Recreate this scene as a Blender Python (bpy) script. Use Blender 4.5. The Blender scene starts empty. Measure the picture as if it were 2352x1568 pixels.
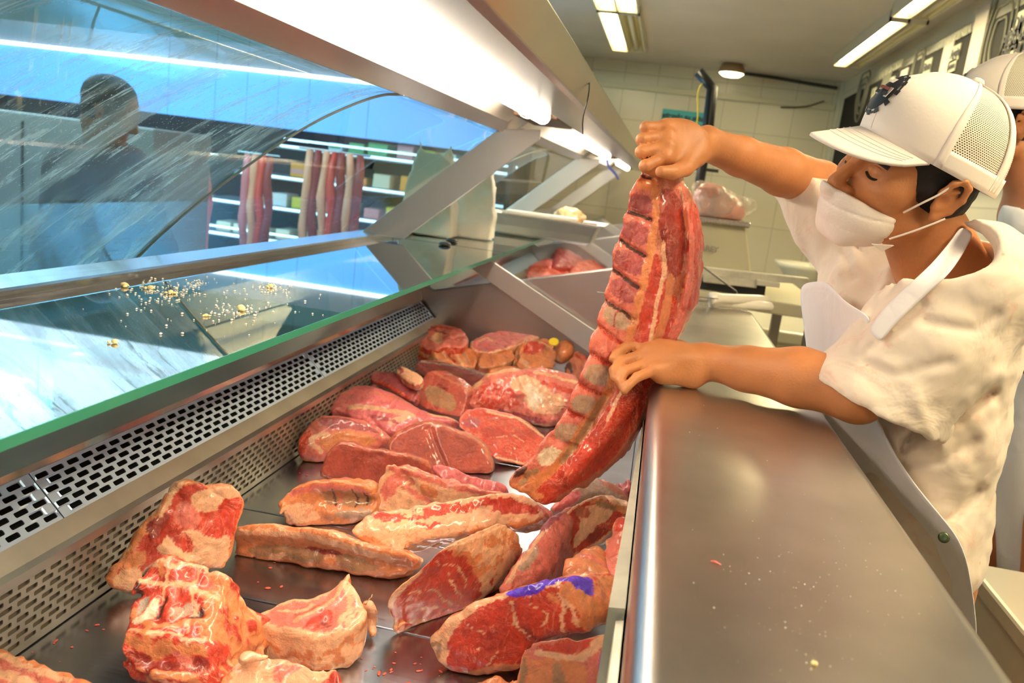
import bpy, bmesh, math, random
import numpy as np
from mathutils import Matrix, Vector
R = random.Random(7)
SC = bpy.context.scene
COL = SC.collection
# ---------------------------------------------------------------- camera
F_PX, CX, CY = 1900.0, 1176.0, 784.0
CAM = np.array([0.0, 0.0, 1.40])
def _axes():
    vy = np.array([1532 - CX, 442 - CY]); s = .125
    d = np.array([1, s]) / math.hypot(1, s); u2 = np.array([d[1], -d[0]]); h = u2 @ vy
    Y = np.array([vy[0], vy[1], F_PX]); Y /= np.linalg.norm(Y)
    Z = np.array([u2[0], u2[1], -h / F_PX]); Z /= np.linalg.norm(Z)
    return np.array([np.cross(Y, Z), Y, Z])
WM = _axes()
cam_d = bpy.data.cameras.new('camera'); cam_d.lens = F_PX / 2352 * 36; cam_d.sensor_width = 36
cam_d.clip_start = .02; cam_d.clip_end = 60
cam_d.dof.use_dof = True; cam_d.dof.focus_distance = 1.15; cam_d.dof.aperture_fstop = 7.0
cam = bpy.data.objects.new('camera', cam_d); COL.objects.link(cam)
_r, _u, _b = WM @ np.array([1, 0, 0]), WM @ np.array([0, -1, 0]), WM @ np.array([0, 0, -1])
cam.matrix_world = Matrix(((_r[0], _u[0], _b[0], CAM[0]), (_r[1], _u[1], _b[1], CAM[1]), (_r[2], _u[2], _b[2], CAM[2]), (0, 0, 0, 1)))
SC.camera = cam
# ---------------------------------------------------------------- exposure, world
SC.view_settings.view_transform = 'Standard'; SC.view_settings.look = 'None'
SC.view_settings.gamma = 1.0; SC.view_settings.exposure = 0.0
SC.view_settings.use_curve_mapping = False
wd = bpy.data.worlds.new('world'); SC.world = wd; wd.use_nodes = True
wd.node_tree.nodes['Background'].inputs[0].default_value = (.75, .62, .5, 1)
wd.node_tree.nodes['Background'].inputs[1].default_value = .12
# lamps of the place: strengths used by the fixtures below
TUBE_E, CEIL_E, SIGN_E = 30.0, 26.0, 1.25
def area(name, loc, size, energy, color, rot=(0, 0, 0)):
    l = bpy.data.lights.new(name, 'AREA'); l.shape = 'RECTANGLE'; l.size, l.size_y = size
    l.energy = energy; l.color = color
    o = bpy.data.objects.new(name, l); COL.objects.link(o); o.location = loc; o.rotation_euler = rot
    return o
# ---------------------------------------------------------------- pixel helpers (design measures only)
def ray(x, y): return WM @ np.array([x - CX, y - CY, F_PX]) / F_PX
def pz(x, y, z): r = ray(x, y); return CAM + (z - CAM[2]) / r[2] * r
def py(x, y, Y): r = ray(x, y); return CAM + Y / r[1] * r
def ppl(x, y, p, n): r = ray(x, y); return CAM + ((p - CAM) @ n) / (r @ n) * r
def nrm(v): v = np.asarray(v, float); return v / np.linalg.norm(v)
# ---------------------------------------------------------------- materials
def lin(c):
    return tuple(((v / 255) / 12.92 if v / 255 <= .04045 else ((v / 255 + .055) / 1.055) ** 2.4) for v in c)
def mat(name, col=(.8, .8, .8), rough=.5, metal=0.0, bump=0.0, bscale=60, var=0.0, vscale=4, emis=None, estr=0, spec=.5, sss=0, coat=0, attr=None, brush=None, alpha=1, trans=0):
    m = bpy.data.materials.new(name); m.use_nodes = True; nt = m.node_tree; N = nt.nodes; L = nt.links
    b = N['Principled BSDF']
    b.inputs['Base Color'].default_value = (*col, 1); b.inputs['Roughness'].default_value = rough
    b.inputs['Metallic'].default_value = metal; b.inputs['Specular IOR Level'].default_value = spec
    if coat: b.inputs['Coat Weight'].default_value = coat; b.inputs['Coat Roughness'].default_value = .12
    if sss: b.inputs['Subsurface Weight'].default_value = sss; b.inputs['Subsurface Radius'].default_value = (.02, .008, .004); b.inputs['Subsurface Scale'].default_value = .5
    if emis: b.inputs['Emission Color'].default_value = (*emis, 1); b.inputs['Emission Strength'].default_value = estr
    if alpha < 1: b.inputs['Alpha'].default_value = alpha
    tc = N.new('ShaderNodeTexCoord')
    if var:
        n = N.new('ShaderNodeTexNoise'); n.inputs['Scale'].default_value = vscale; n.inputs['Detail'].default_value = 5
        L.new(tc.outputs['Object'], n.inputs['Vector'])
        mx = N.new('ShaderNodeMix'); mx.data_type = 'RGBA'; mx.blend_type = 'MULTIPLY'
        mr = N.new('ShaderNodeMapRange'); mr.inputs['To Min'].default_value = 1 - var; mr.inputs['To Max'].default_value = 1 + var
        mr.inputs['From Min'].default_value = .3; mr.inputs['From Max'].default_value = .7
        L.new(n.outputs['Fac'], mr.inputs['Value']); mx.inputs['Factor'].default_value = 1
        mx.inputs['A'].default_value = (*col, 1); L.new(mr.outputs['Result'], mx.inputs['B'])
        L.new(mx.outputs['Result'], b.inputs['Base Color'])
    if bump:
        n2 = N.new('ShaderNodeTexNoise'); n2.inputs['Scale'].default_value = bscale; n2.inputs['Detail'].default_value = 4
        if brush:
            mp = N.new('ShaderNodeMapping'); mp.inputs['Scale'].default_value = brush
            L.new(tc.outputs['Object'], mp.inputs['Vector']); L.new(mp.outputs['Vector'], n2.inputs['Vector'])
        else: L.new(tc.outputs['Object'], n2.inputs['Vector'])
        bp = N.new('ShaderNodeBump'); bp.inputs['Strength'].default_value = bump; bp.inputs['Distance'].default_value = .002
        L.new(n2.outputs['Fac'], bp.inputs['Height']); L.new(bp.outputs['Normal'], b.inputs['Normal'])
        if brush:
            mr2 = N.new('ShaderNodeMapRange'); mr2.inputs['To Min'].default_value = rough * .7; mr2.inputs['To Max'].default_value = rough * 1.4
            L.new(n2.outputs['Fac'], mr2.inputs['Value']); L.new(mr2.outputs['Result'], b.inputs['Roughness'])
    if attr:
        a = N.new('ShaderNodeAttribute'); a.attribute_name = attr; L.new(a.outputs['Color'], b.inputs['Base Color'])
    return m
def glass(name, tint, refl=.12, dirt=0, edge=None):
    m = bpy.data.materials.new(name); m.use_nodes = True; nt = m.node_tree; N = nt.nodes; L = nt.links
    N.remove(N['Principled BSDF']); out = N['Material Output']
    tr = N.new('ShaderNodeBsdfTransparent'); tr.inputs[0].default_value = (*tint, 1)
    gl = N.new('ShaderNodeBsdfGlossy'); gl.inputs['Roughness'].default_value = .02
    fr = N.new('ShaderNodeFresnel'); fr.inputs['IOR'].default_value = 1.52
    ad = N.new('ShaderNodeMath'); ad.operation = 'ADD'; ad.use_clamp = True; ad.inputs[1].default_value = refl
    mx = N.new('ShaderNodeMixShader'); L.new(fr.outputs[0], ad.inputs[0]); L.new(ad.outputs[0], mx.inputs[0])
    L.new(tr.outputs[0], mx.inputs[1]); L.new(gl.outputs[0], mx.inputs[2]); last = mx.outputs[0]
    if dirt:   # dried wipe streaks, drips and a greasy film on the pane
        at = N.new('ShaderNodeAttribute'); at.attribute_name = 'suv'
        def nz(sc, det, ro, dist=0, mp=None):
            n = N.new('ShaderNodeTexNoise'); n.inputs['Scale'].default_value = sc; n.inputs['Detail'].default_value = det; n.inputs['Roughness'].default_value = ro; n.inputs['Distortion'].default_value = dist
            if mp: q = N.new('ShaderNodeMapping'); q.inputs['Scale'].default_value = mp; L.new(at.outputs['Vector'], q.inputs['Vector']); L.new(q.outputs['Vector'], n.inputs['Vector'])
            else: L.new(at.outputs['Vector'], n.inputs['Vector'])
            return n.outputs['Fac']
        def rg(v, lo, hi, a=0, b=1):
            r = N.new('ShaderNodeMapRange'); r.inputs['From Min'].default_value = lo; r.inputs['From Max'].default_value = hi; r.inputs['To Min'].default_value = a; r.inputs['To Max'].default_value = b; L.new(v, r.inputs['Value']); return r.outputs[0]
        def mt(op, x, y):
            q = N.new('ShaderNodeMath'); q.operation = op; q.use_clamp = True
            for i, v in enumerate((x, y)):
                if isinstance(v, (int, float)): q.inputs[i].default_value = v
                else: L.new(v, q.inputs[i])
            return q.outputs[0]
        zone = rg(nz(3.2, 3, .5), .44, .60)
        st = mt('MULTIPLY', rg(nz(1, 9, .76, .8, (6, 34, 1)), .53, .60), zone)
        wide = mt('MULTIPLY', rg(nz(1, 6, .65, .5, (2, 11, 1)), .48, .62), .45)
        spk = mt('MULTIPLY', rg(nz(230, 1, .5), .68, .71), zone)
        tot = mt('MULTIPLY', mt('ADD', mt('ADD', st, wide), mt('ADD', spk, .11)), dirt)
        df = N.new('ShaderNodeBsdfTranslucent'); df.inputs[0].default_value = (.85, .9, .95, 1)
        d2 = N.new('ShaderNodeBsdfDiffuse'); d2.inputs[0].default_value = (.7, .78, .85, 1)
        md = N.new('ShaderNodeMixShader'); md.inputs[0].default_value = .25; L.new(df.outputs[0], md.inputs[1]); L.new(d2.outputs[0], md.inputs[2])
        m4 = N.new('ShaderNodeMixShader'); L.new(tot, m4.inputs[0]); L.new(last, m4.inputs[1]); L.new(md.outputs[0], m4.inputs[2]); last = m4.outputs[0]
    L.new(last, out.inputs[0]); return m
# ---------------------------------------------------------------- object helpers
def tag(o, label=None, cat=None, group=None, kind=None):
    if label: o['label'] = label
    if cat: o['category'] = cat
    if group: o['group'] = group
    if kind: o['kind'] = kind
    return o
def empty(name, loc, label, cat, group=None):
    o = bpy.data.objects.new(name, None); o.empty_display_size = .1; COL.objects.link(o); o.location = Vector([float(v) for v in loc])
    bpy.context.view_layer.update()
    return tag(o, label, cat, group)
def obj(name, verts, faces, m, parent=None, smooth=False, bevel=0, label=None, seg=2):
    """world-space mesh -> object whose origin sits at its base, optionally parented (keeps world place)"""
    V = np.asarray(verts, float).reshape(-1, 3)
    lo, hi = V.min(0), V.max(0); org = np.array([(lo[0] + hi[0]) / 2, (lo[1] + hi[1]) / 2, lo[2]])
    me = bpy.data.meshes.new(name); me.from_pydata([tuple(v) for v in (V - org)], [], [tuple(int(i) for i in f) for f in faces]); me.update()
    if smooth: me.polygons.foreach_set('use_smooth', [True] * len(me.polygons))
    ms = m if isinstance(m, (list, tuple)) else [m]
    for q in ms: me.materials.append(q)
    o = bpy.data.objects.new(name, me); COL.objects.link(o)
    if parent is not None:
        o.parent = parent
        pl = np.zeros(3); q = parent
        while q is not None: pl += np.array(q.location); q = q.parent
        o.location = Vector(list(org - pl))
    else: o.location = Vector(list(org))
    if bevel:
        b = o.modifiers.new('b', 'BEVEL'); b.width = bevel; b.segments = seg; b.limit_method = 'ANGLE'; b.angle_limit = math.radians(40)
        w = o.modifiers.new('w', 'WEIGHTED_NORMAL') if smooth else None
    if label: o['label'] = label
    return o
class G:
    """collects shapes for one mesh"""
    def __init__(s): s.v = []; s.f = []
    def add(s, v, f):
        k = len(s.v); s.v += [tuple(map(float, p)) for p in v]; s.f += [tuple(i + k for i in q) for q in f]; return s
    def box(s, a, b):
        (x0, y0, z0), (x1, y1, z1) = a, b
        return s.add([(x0, y0, z0), (x1, y0, z0), (x1, y1, z0), (x0, y1, z0), (x0, y0, z1), (x1, y0, z1), (x1, y1, z1), (x0, y1, z1)],
                     [(0, 3, 2, 1), (4, 5, 6, 7), (0, 1, 5, 4), (1, 2, 6, 5), (2, 3, 7, 6), (3, 0, 4, 7)])
    def prism(s, prof, y0, y1):        # closed profile in (x, z) run along Y
        n = len(prof); v = [(x, y0, z) for x, z in prof] + [(x, y1, z) for x, z in prof]
        return s.add(v, [tuple(range(n))[::-1], tuple(range(n, 2 * n))] + [(i, (i + 1) % n, (i + 1) % n + n, i + n) for i in range(n)])
    def sheet(s, prof, t, y0, y1):     # open profile thickened by t, run along Y
        P = np.array(prof, float); nn = []
        for i in range(len(P)):
            a = P[max(i - 1, 0)]; b = P[min(i + 1, len(P) - 1)]; d = nrm(b - a); nn.append((-d[1], d[0]))
        Q = P + np.array(nn) * t
        return s.prism([tuple(p) for p in P] + [tuple(q) for q in Q[::-1]], y0, y1)
    def tube(s, pts, r, n=10, cap=True):
        P = [np.array(p, float) for p in pts]; m = len(P); rr = r if isinstance(r, (list, tuple)) else [r] * m
        up = None; v = []
        for i in range(m):
            d = nrm(P[min(i + 1, m - 1)] - P[max(i - 1, 0)])
            if up is None: up = np.array([0, 0, 1.]) if abs(d[2]) < .9 else np.array([1., 0, 0])
            a = nrm(np.cross(d, up)); b = np.cross(a, d); up = b
            for k in range(n):
                t = 2 * math.pi * k / n; v.append(P[i] + rr[i] * (a * math.cos(t) + b * math.sin(t)))
        f = [(i * n + k, i * n + (k + 1) % n, (i + 1) * n + (k + 1) % n, (i + 1) * n + k) for i in range(m - 1) for k in range(n)]
        if cap: f += [tuple(range(n))[::-1], tuple(range((m - 1) * n, m * n))]
        return s.add(v, f)
    def lathe(s, prof, c, n=24, axis=(0, 0, 1)):
        ax = nrm(axis); a = nrm(np.cross(ax, (0, 1, .1) if abs(ax[1]) < .9 else (1, 0, 0))); b = np.cross(ax, a); v = []
        for (r, h) in prof:
            for k in range(n):
                t = 2 * math.pi * k / n; v.append(np.array(c) + ax * h + r * (a * math.cos(t) + b * math.sin(t)))
        m = len(prof)
        f = [(i * n + k, i * n + (k + 1) % n, (i + 1) * n + (k + 1) % n, (i + 1) * n + k) for i in range(m - 1) for k in range(n)]
        f += [tuple(range(n))[::-1], tuple(range((m - 1) * n, m * n))]
        return s.add(v, f)
    def plate(s, pts, th):             # polygon of 3-D points thickened along vector th
        n = len(pts); P = [np.array(p, float) for p in pts]; Q = [p + np.array(th) for p in P]
        return s.add(P + Q, [tuple(range(n))[::-1], tuple(range(n, 2 * n))] + [(i, (i + 1) % n, (i + 1) % n + n, i + n) for i in range(n)])
    def obj(s, name, m, parent=None, **k): return obj(name, s.v, s.f, m, parent, **k)
def struct(o): o['kind'] = 'structure'; return o
# ---------------------------------------------------------------- signed-distance modelling
def vnoise(P, scale, seed=0, octv=2):
    """smooth value noise in -1..1 for points (n,3)"""
    out = np.zeros(len(P), np.float32); amp = 1.0; tot = 0
    for o in range(octv):
        q = P * scale * (2 ** o) + seed * 17.3 + o * 5.1; i = np.floor(q).astype(np.int64); f = (q - i); f = f * f * (3 - 2 * f)
        acc = 0
        for dx in (0, 1):
            for dy in (0, 1):
                for dz in (0, 1):
                    h = ((i[:, 0] + dx) * 73856093) ^ ((i[:, 1] + dy) * 19349663) ^ ((i[:, 2] + dz) * 83492791)
                    h = (h * 2654435761) & 0xffffffff; h ^= h >> 15; h = (h * 2246822519) & 0xffffffff; h ^= h >> 13
                    w = (f[:, 0] if dx else 1 - f[:, 0]) * (f[:, 1] if dy else 1 - f[:, 1]) * (f[:, 2] if dz else 1 - f[:, 2])
                    acc = acc + w * ((h & 0xffff) / 32767.5 - 1)
        out += (amp * acc).astype(np.float32); tot += amp; amp *= .5
    return out / tot
def surface_nets(D, lo, h):
    """naive surface nets on a dense grid; returns verts, quads"""
    S = D < 0; nx, ny, nz = D.shape
    c = S[:-1, :-1, :-1].astype(np.int8)
    cnt = sum(S[a:nx - 1 + a, b:ny - 1 + b, e:nz - 1 + e].astype(np.int8) for a in (0, 1) for b in (0, 1) for e in (0, 1))
    act = (cnt > 0) & (cnt < 8); idx = -np.ones(act.shape, np.int64); I = np.argwhere(act); idx[act] = np.arange(len(I))
    pos = np.zeros((len(I), 3)); wn = np.zeros(len(I))
    corners = [(a, b, e) for a in (0, 1) for b in (0, 1) for e in (0, 1)]
    for p in corners:
        for ax in range(3):
            if p[ax]: continue
            q = list(p); q[ax] = 1
            d0 = D[I[:, 0] + p[0], I[:, 1] + p[1], I[:, 2] + p[2]]; d1 = D[I[:, 0] + q[0], I[:, 1] + q[1], I[:, 2] + q[2]]
            cr = (d0 < 0) != (d1 < 0); t = np.where(cr, d0 / np.where(cr, d0 - d1, 1), 0)
            off = np.array(p, float)[None, :].repeat(len(I), 0); off[:, ax] = t
            pos += off * cr[:, None]; wn += cr
    V = (I + pos / wn[:, None]) * h + lo
    F = []
    for ax in range(3):
        b, c2 = [(1, 2), (2, 0), (0, 1)][ax]
        sl0 = [slice(None)] * 3; sl1 = [slice(None)] * 3; sl0[ax] = slice(0, -1); sl1[ax] = slice(1, None)
        A = S[tuple(sl0)]; B = S[tuple(sl1)]
        E = np.argwhere(A != B); E = E[(E[:, b] > 0) & (E[:, c2] > 0) & (E[:, b] < D.shape[b] - 1) & (E[:, c2] < D.shape[c2] - 1)]
        ia = A[E[:, 0], E[:, 1], E[:, 2]]
        def g(db, dc):
            q = E.copy(); q[:, b] -= db; q[:, c2] -= dc; return idx[q[:, 0], q[:, 1], q[:, 2]]
        quad = np.stack([g(1, 1), g(0, 1), g(0, 0), g(1, 0)], 1)
        quad[~ia] = quad[~ia][:, ::-1]; F.append(quad)
    F = np.concatenate(F); F = F[(F >= 0).all(1)]
    return V, F
class SDF:
    def __init__(s, lo, hi, h):
        s.lo = np.array(lo, float); s.h = h; n = np.ceil((np.array(hi) - s.lo) / h).astype(int) + 1
        s.D = np.full(n, .2, np.float32); s.n = n
    def _sub(s, lo, hi):
        a = np.clip(np.floor((np.array(lo) - s.lo) / s.h).astype(int), 0, s.n); b = np.clip(np.ceil((np.array(hi) - s.lo) / s.h).astype(int) + 1, 0, s.n)
        if (b <= a).any(): return None, None
        g = np.stack(np.meshgrid(*[s.lo[i] + np.arange(a[i], b[i]) * s.h for i in range(3)], indexing='ij'), -1).astype(np.float32)
        return tuple(slice(a[i], b[i]) for i in range(3)), g
    def put(s, sl, d, k, op):
        A = s.D[sl]; d = d.astype(np.float32)
        if op == 'add':
            hh = np.clip(k - np.abs(A - d), 0, None) / k if k else 0; s.D[sl] = np.minimum(A, d) - hh * hh * k * .25
        elif op == 'sub':
            d = -d; hh = np.clip(k - np.abs(A - d), 0, None) / k if k else 0; s.D[sl] = np.maximum(A, d) + hh * hh * k * .25
        return s
    def cone(s, a, b, ra, rb, k=.01, op='add', sq=None):
        a = np.array(a, float); b = np.array(b, float); m = (max(ra, rb) + k) / (min(1, sq[1]) if sq else 1) + 3 * s.h + .012
        sl, g = s._sub(np.minimum(a, b) - m, np.maximum(a, b) + m)
        if sl is None: return s
        p = g - a; ba = b - a
        if sq is not None:            # sq = (direction, factor): flatten across a direction
            n = nrm(sq[0]); n = n - ba * (n @ ba) / (ba @ ba + 1e-12); n = nrm(n); p = p + (sq[1] - 1) * (p @ n)[..., None] * n
        t = np.clip((p @ ba) / (ba @ ba + 1e-12), 0, 1); d = np.linalg.norm(p - t[..., None] * ba, axis=-1) - (ra + (rb - ra) * t)
        if sq is not None and sq[1] > 1: d = d / (1 + (sq[1] - 1) * .5)
        return s.put(sl, d, k, op)
    def path(s, pts, rad, k=.01, op='add', sq=None):
        for i in range(len(pts) - 1): s.cone(pts[i], pts[i + 1], rad[i], rad[i + 1], k, op, sq)
        return s
    def ell(s, c, r, k=.01, op='add', M=None):
        c = np.array(c, float); r = np.array(r, float); M = np.eye(3) if M is None else np.array(M); m = max(r) + k + 3 * s.h + .01
        sl, g = s._sub(c - m, c + m)
        if sl is None: return s
        q = (g - c) @ M.T; k0 = np.linalg.norm(q / r, axis=-1); k1 = np.linalg.norm(q / (r * r), axis=-1) + 1e-9
        return s.put(sl, k0 * (k0 - 1) / k1, k, op)
    def half(s, p, n, k=.004):         # keep the side n points to... cut away what lies beyond the plane
        sl, g = s._sub(s.lo, s.lo + s.n * s.h); d = (g - np.array(p)) @ nrm(n); return s.put(sl, d * -1, k, 'sub')
    def noise(s, amp, scale, seed=0, octv=2, lo=None, hi=None):
        sl, g = s._sub(lo if lo is not None else s.lo, hi if hi is not None else s.lo + s.n * s.h)
        D = s.D[sl]; near = np.abs(D) < amp * 2 + 2 * s.h; s_ = D.copy(); s_[near] += amp * vnoise(g[near], scale, seed, octv); s.D[sl] = s_; return s
    def mesh(s):
        s.D[0] = s.D[-1] = .05; s.D[:, 0] = s.D[:, -1] = .05; s.D[:, :, 0] = s.D[:, :, -1] = .05
        return surface_nets(s.D, s.lo, s.h)
def poly_sdf(P, X, Y):
    """signed distance (inside negative) of points to polygon"""
    P = np.array(P, float); n = len(P); d = np.full(X.shape, 1e9); ins = np.zeros(X.shape, bool)
    for i in range(n):
        a = P[i]; b = P[(i + 1) % n]; e = b - a; wx = X - a[0]; wy = Y - a[1]
        t = np.clip((wx * e[0] + wy * e[1]) / (e @ e + 1e-15), 0, 1); d = np.minimum(d, (wx - e[0] * t) ** 2 + (wy - e[1] * t) ** 2)
        c = (a[1] > Y) != (b[1] > Y); xi = a[0] + (Y - a[1]) / (b[1] - a[1] if b[1] != a[1] else 1e-12) * e[0]; ins ^= c & (X < xi)
    d = np.sqrt(d); return np.where(ins, -d, d)
def line_dist(P, X, Y):
    P = np.array(P, float); d = np.full(X.shape, 1e9)
    for i in range(len(P) - 1):
        a = P[i]; e = P[i + 1] - a; wx = X - a[0]; wy = Y - a[1]; t = np.clip((wx * e[0] + wy * e[1]) / (e @ e + 1e-15), 0, 1)
        d = np.minimum(d, (wx - e[0] * t) ** 2 + (wy - e[1] * t) ** 2)
    return np.sqrt(d)
def smooth_poly(P, it=1):
    P = [np.array(p, float) for p in P]
    for _ in range(it):
        Q = []
        for i in range(len(P)):
            a, b = P[i], P[(i + 1) % len(P)]; Q += [a * .75 + b * .25, a * .25 + b * .75]
        P = Q
    return P
def set_col(o, C, name='Col'):
    a = o.data.color_attributes.new(name, 'FLOAT_COLOR', 'POINT'); a.data.foreach_set('color', np.asarray(C, np.float32).reshape(-1))
# ================================================================ materials of the place
STEEL = mat('brushed_steel', (.62, .59, .56), .24, 1, bump=.01, bscale=1, brush=(250, 12, 250))
STEELX = mat('brushed_steel_across', (.66, .64, .62), .42, 1, bump=.01, bscale=1, brush=(12, 300, 300))
STEEL_TOP = mat('worn_steel_top', (.54, .51, .48), .31, 1, var=.12, vscale=8)
STEEL_D = mat('dark_steel', (.33, .31, .29), .35, .9, bump=.1, bscale=40)
STEEL_CAN = mat('canopy_steel', (.50, .47, .45), .26, 1, var=.06, vscale=5)
WHITE_RF = mat('white_reflector', (.92, .84, .72), .5)
TUBE = mat('lit_tube', (1, 1, 1), .4, emis=(1.0, .86, .70), estr=TUBE_E)
TUBE_W = mat('lit_ceiling_tube', (1, 1, 1), .4, emis=(1.0, .88, .55), estr=CEIL_E)
GLASS_SH = glass('shelf_glass', (.78, .92, .90), .38)
GLASS_CL = glass('clear_glass', (.90, .96, .97), .05)
GLASS_D = glass('dirty_glass', (.90, .95, .97), .05, dirt=.80)
GLASS_EDGE = mat('green_glass_edge', (.035, .24, .145), .2, 0, spec=.5)
BLACK = mat('black_plastic', (.02, .02, .022), .4)
DARK = mat('dark_shadow_gap', (.012, .012, .014), .7)
CEIL_M = mat('ceiling_paint', (.62, .58, .54), .75, var=.05, vscale=2)
CEIL_S = mat('store_ceiling_paint', (.45, .78, .76), .6)
FLOOR_M = mat('floor_tile', (.20, .18, .165), .7, var=.1)
def tile_mat(name, col, sx, sz, ax):
    m = mat(name, col, .3); nt = m.node_tree; N = nt.nodes; L = nt.links
    tc = N.new('ShaderNodeTexCoord'); br = N.new('ShaderNodeTexBrick'); mp = N.new('ShaderNodeMapping')
    mp.inputs['Rotation'].default_value = (math.pi / 2, 0, 0) if ax == 'y' else (math.pi / 2, 0, math.pi / 2)
    br.offset = 0; br.inputs['Scale'].default_value = 1; br.inputs['Brick Width'].default_value = sx; br.inputs['Row Height'].default_value = sz
    br.inputs['Mortar Size'].default_value = .004; br.inputs['Color1'].default_value = (*col, 1); br.inputs['Color2'].default_value = (*[c * .94 for c in col], 1)
    br.inputs['Mortar'].default_value = (*[c * .7 for c in col], 1)
    L.new(tc.outputs['Object'], mp.inputs['Vector']); L.new(mp.outputs['Vector'], br.inputs['Vector']); L.new(br.outputs['Color'], N['Principled BSDF'].inputs['Base Color'])
    return m
TILE_B = tile_mat('cream_wall_tiles', (.62, .56, .42), .30, .40, 'y')
TILE_R = tile_mat('right_wall_tiles', (.66, .62, .50), .30, .30, 'x')
# ================================================================ room shell
YB, XR = 7.78, 1.34
struct(G().box((-6.5, -1.5, -.06), (XR, YB, 0)).obj('floor', FLOOR_M))
struct(G().box((-1.30, -1.5, 2.5), (XR + .1, YB + .1, 2.56)).obj('ceiling', CEIL_M))
struct(G().box((-6.5, -1.5, 2.66), (-1.30, YB + .1, 2.72)).obj('ceiling_store', CEIL_S))
struct(G().box((-1.36, -1.5, 2.30), (-1.30, YB, 2.72)).obj('trim_1', CEIL_M))
struct(G().box((-1.30, YB, 0), (XR + .1, YB + .1, 2.56)).obj('wall_back', TILE_B))
struct(G().box((-6.5, YB, 0), (-1.30, YB + .1, 2.72)).obj('wall_store', mat('store_wall', (.45, .66, .64), .7)))
struct(G().box((XR, -1.5, 0), (XR + .1, YB, 2.56)).obj('wall_right', TILE_R))
struct(G().box((-6.6, -1.5, 0), (-6.5, YB, 2.72)).obj('wall_left', mat('store_wall_left', (.45, .62, .62), .7)))
struct(G().box((XR - .035, YB - .05, 0), (XR - .001, YB - .001, 2.5)).obj('trim_2', mat('corner_strip', (.55, .52, .42), .4)))
struct(G().box((-1.30, YB - .03, 2.26), (XR - .04, YB - .001, 2.31)).obj('trim_3', mat('wall_ledge', (.55, .49, .34), .5)))
# ================================================================ refrigerated display cases (one per post-to-post bay)
EDGE_X, ZL = .03, 1.10           # inner edge and height of the worktop
PROF_GLASS = [(-1.12, 1.09), (-1.02, 1.20), (-.89, 1.317), (-.728, 1.445), (-.587, 1.519), (-.53, 1.525)]
def slots_panel(name, P0, P1, y0, y1, m, par, sw, sh, px_, pz_, rows, label=None, margin=.008):
    """perforated sheet between section points P0 and P1, staggered rounded slots cut through it, with thickness"""
    P0 = np.array(P0); P1 = np.array(P1); d = P1 - P0; Lz = np.linalg.norm(d); d = d / Lz; n2 = np.array([-d[1], d[0]]) * .0012
    bm = bmesh.new(); cell = (Lz - 2 * margin) / rows; ny = int((y1 - y0) / px_ - .5); px_ = (y1 - y0) / (ny + .5)
    ys0 = y0
    def W(u, y): p = P0 + d * u; return (p[0], y, p[1])
    V = {}
    def vv(u, y):
        k = (round(u, 5), round(y, 5))
        if k not in V: V[k] = bm.verts.new(W(u, y))
        return V[k]
    for r in range(rows):
        ua, ub = margin + r * cell, margin + (r + 1) * cell; um = (ua + ub) / 2; off = (px_ / 2 if r % 2 else 0)
        fy = (ys0 + ny * px_, y1) if off == 0 else (y0, y0 + off)
        bm.faces.new([vv(ua, fy[0]), vv(ub, fy[0]), vv(ub, fy[1]), vv(ua, fy[1])])
        for j in range(ny):
            ya = ys0 + j * px_ + off; yb = ya + px_
            ym = (ya + yb) / 2; rx = sw / 2; rz = sh / 2; c = min(rx, rz) * .55
            ring = []
            for (sx, sz) in ((1, 1), (-1, 1), (-1, -1), (1, -1)):
                for t in ((0, 1, 2) if sx * sz > 0 else (2, 1, 0)):
                    a = t * math.pi / 4
                    ring.append((um + sz * (rz - c + c * math.sin(a)), ym + sx * (rx - c + c * math.cos(a))))
            R_ = [bm.verts.new(W(u, y)) for u, y in ring]
            co = [vv(ub, yb), vv(ub, ya), vv(ua, ya), vv(ua, yb)]
            # ring order per corner (3 verts each): (+,+) (-,+) (-,-) (+,-)
            q = [R_[0:3], R_[3:6], R_[6:9], R_[9:12]]
            for k in range(4):
                bm.faces.new([co[k], q[k][2], q[k][1], q[k][0]] if k in (0, 2) else [co[k], q[k][2], q[k][1], q[k][0]])
                nx = (k + 1) % 4; bm.faces.new([co[k], co[nx], q[nx][0], q[k][2]])
    for (ua, ub) in ((0, margin), (Lz - margin, Lz)):
        bm.faces.new([bm.verts.new(W(ua, y0)), bm.verts.new(W(ub, y0)), bm.verts.new(W(ub, y1)), bm.verts.new(W(ua, y1))])
    bm.verts.ensure_lookup_table(); bm.verts.index_update()
    v = [tuple(q.co) for q in bm.verts]; f = [[q.index for q in fc.verts] for fc in bm.faces]; bm.free()
    o = obj(name, v, f, m, par, label=label)
    s = o.modifiers.new('s', 'SOLIDIFY'); s.thickness = .0015; s.offset = 0
    return o
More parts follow.
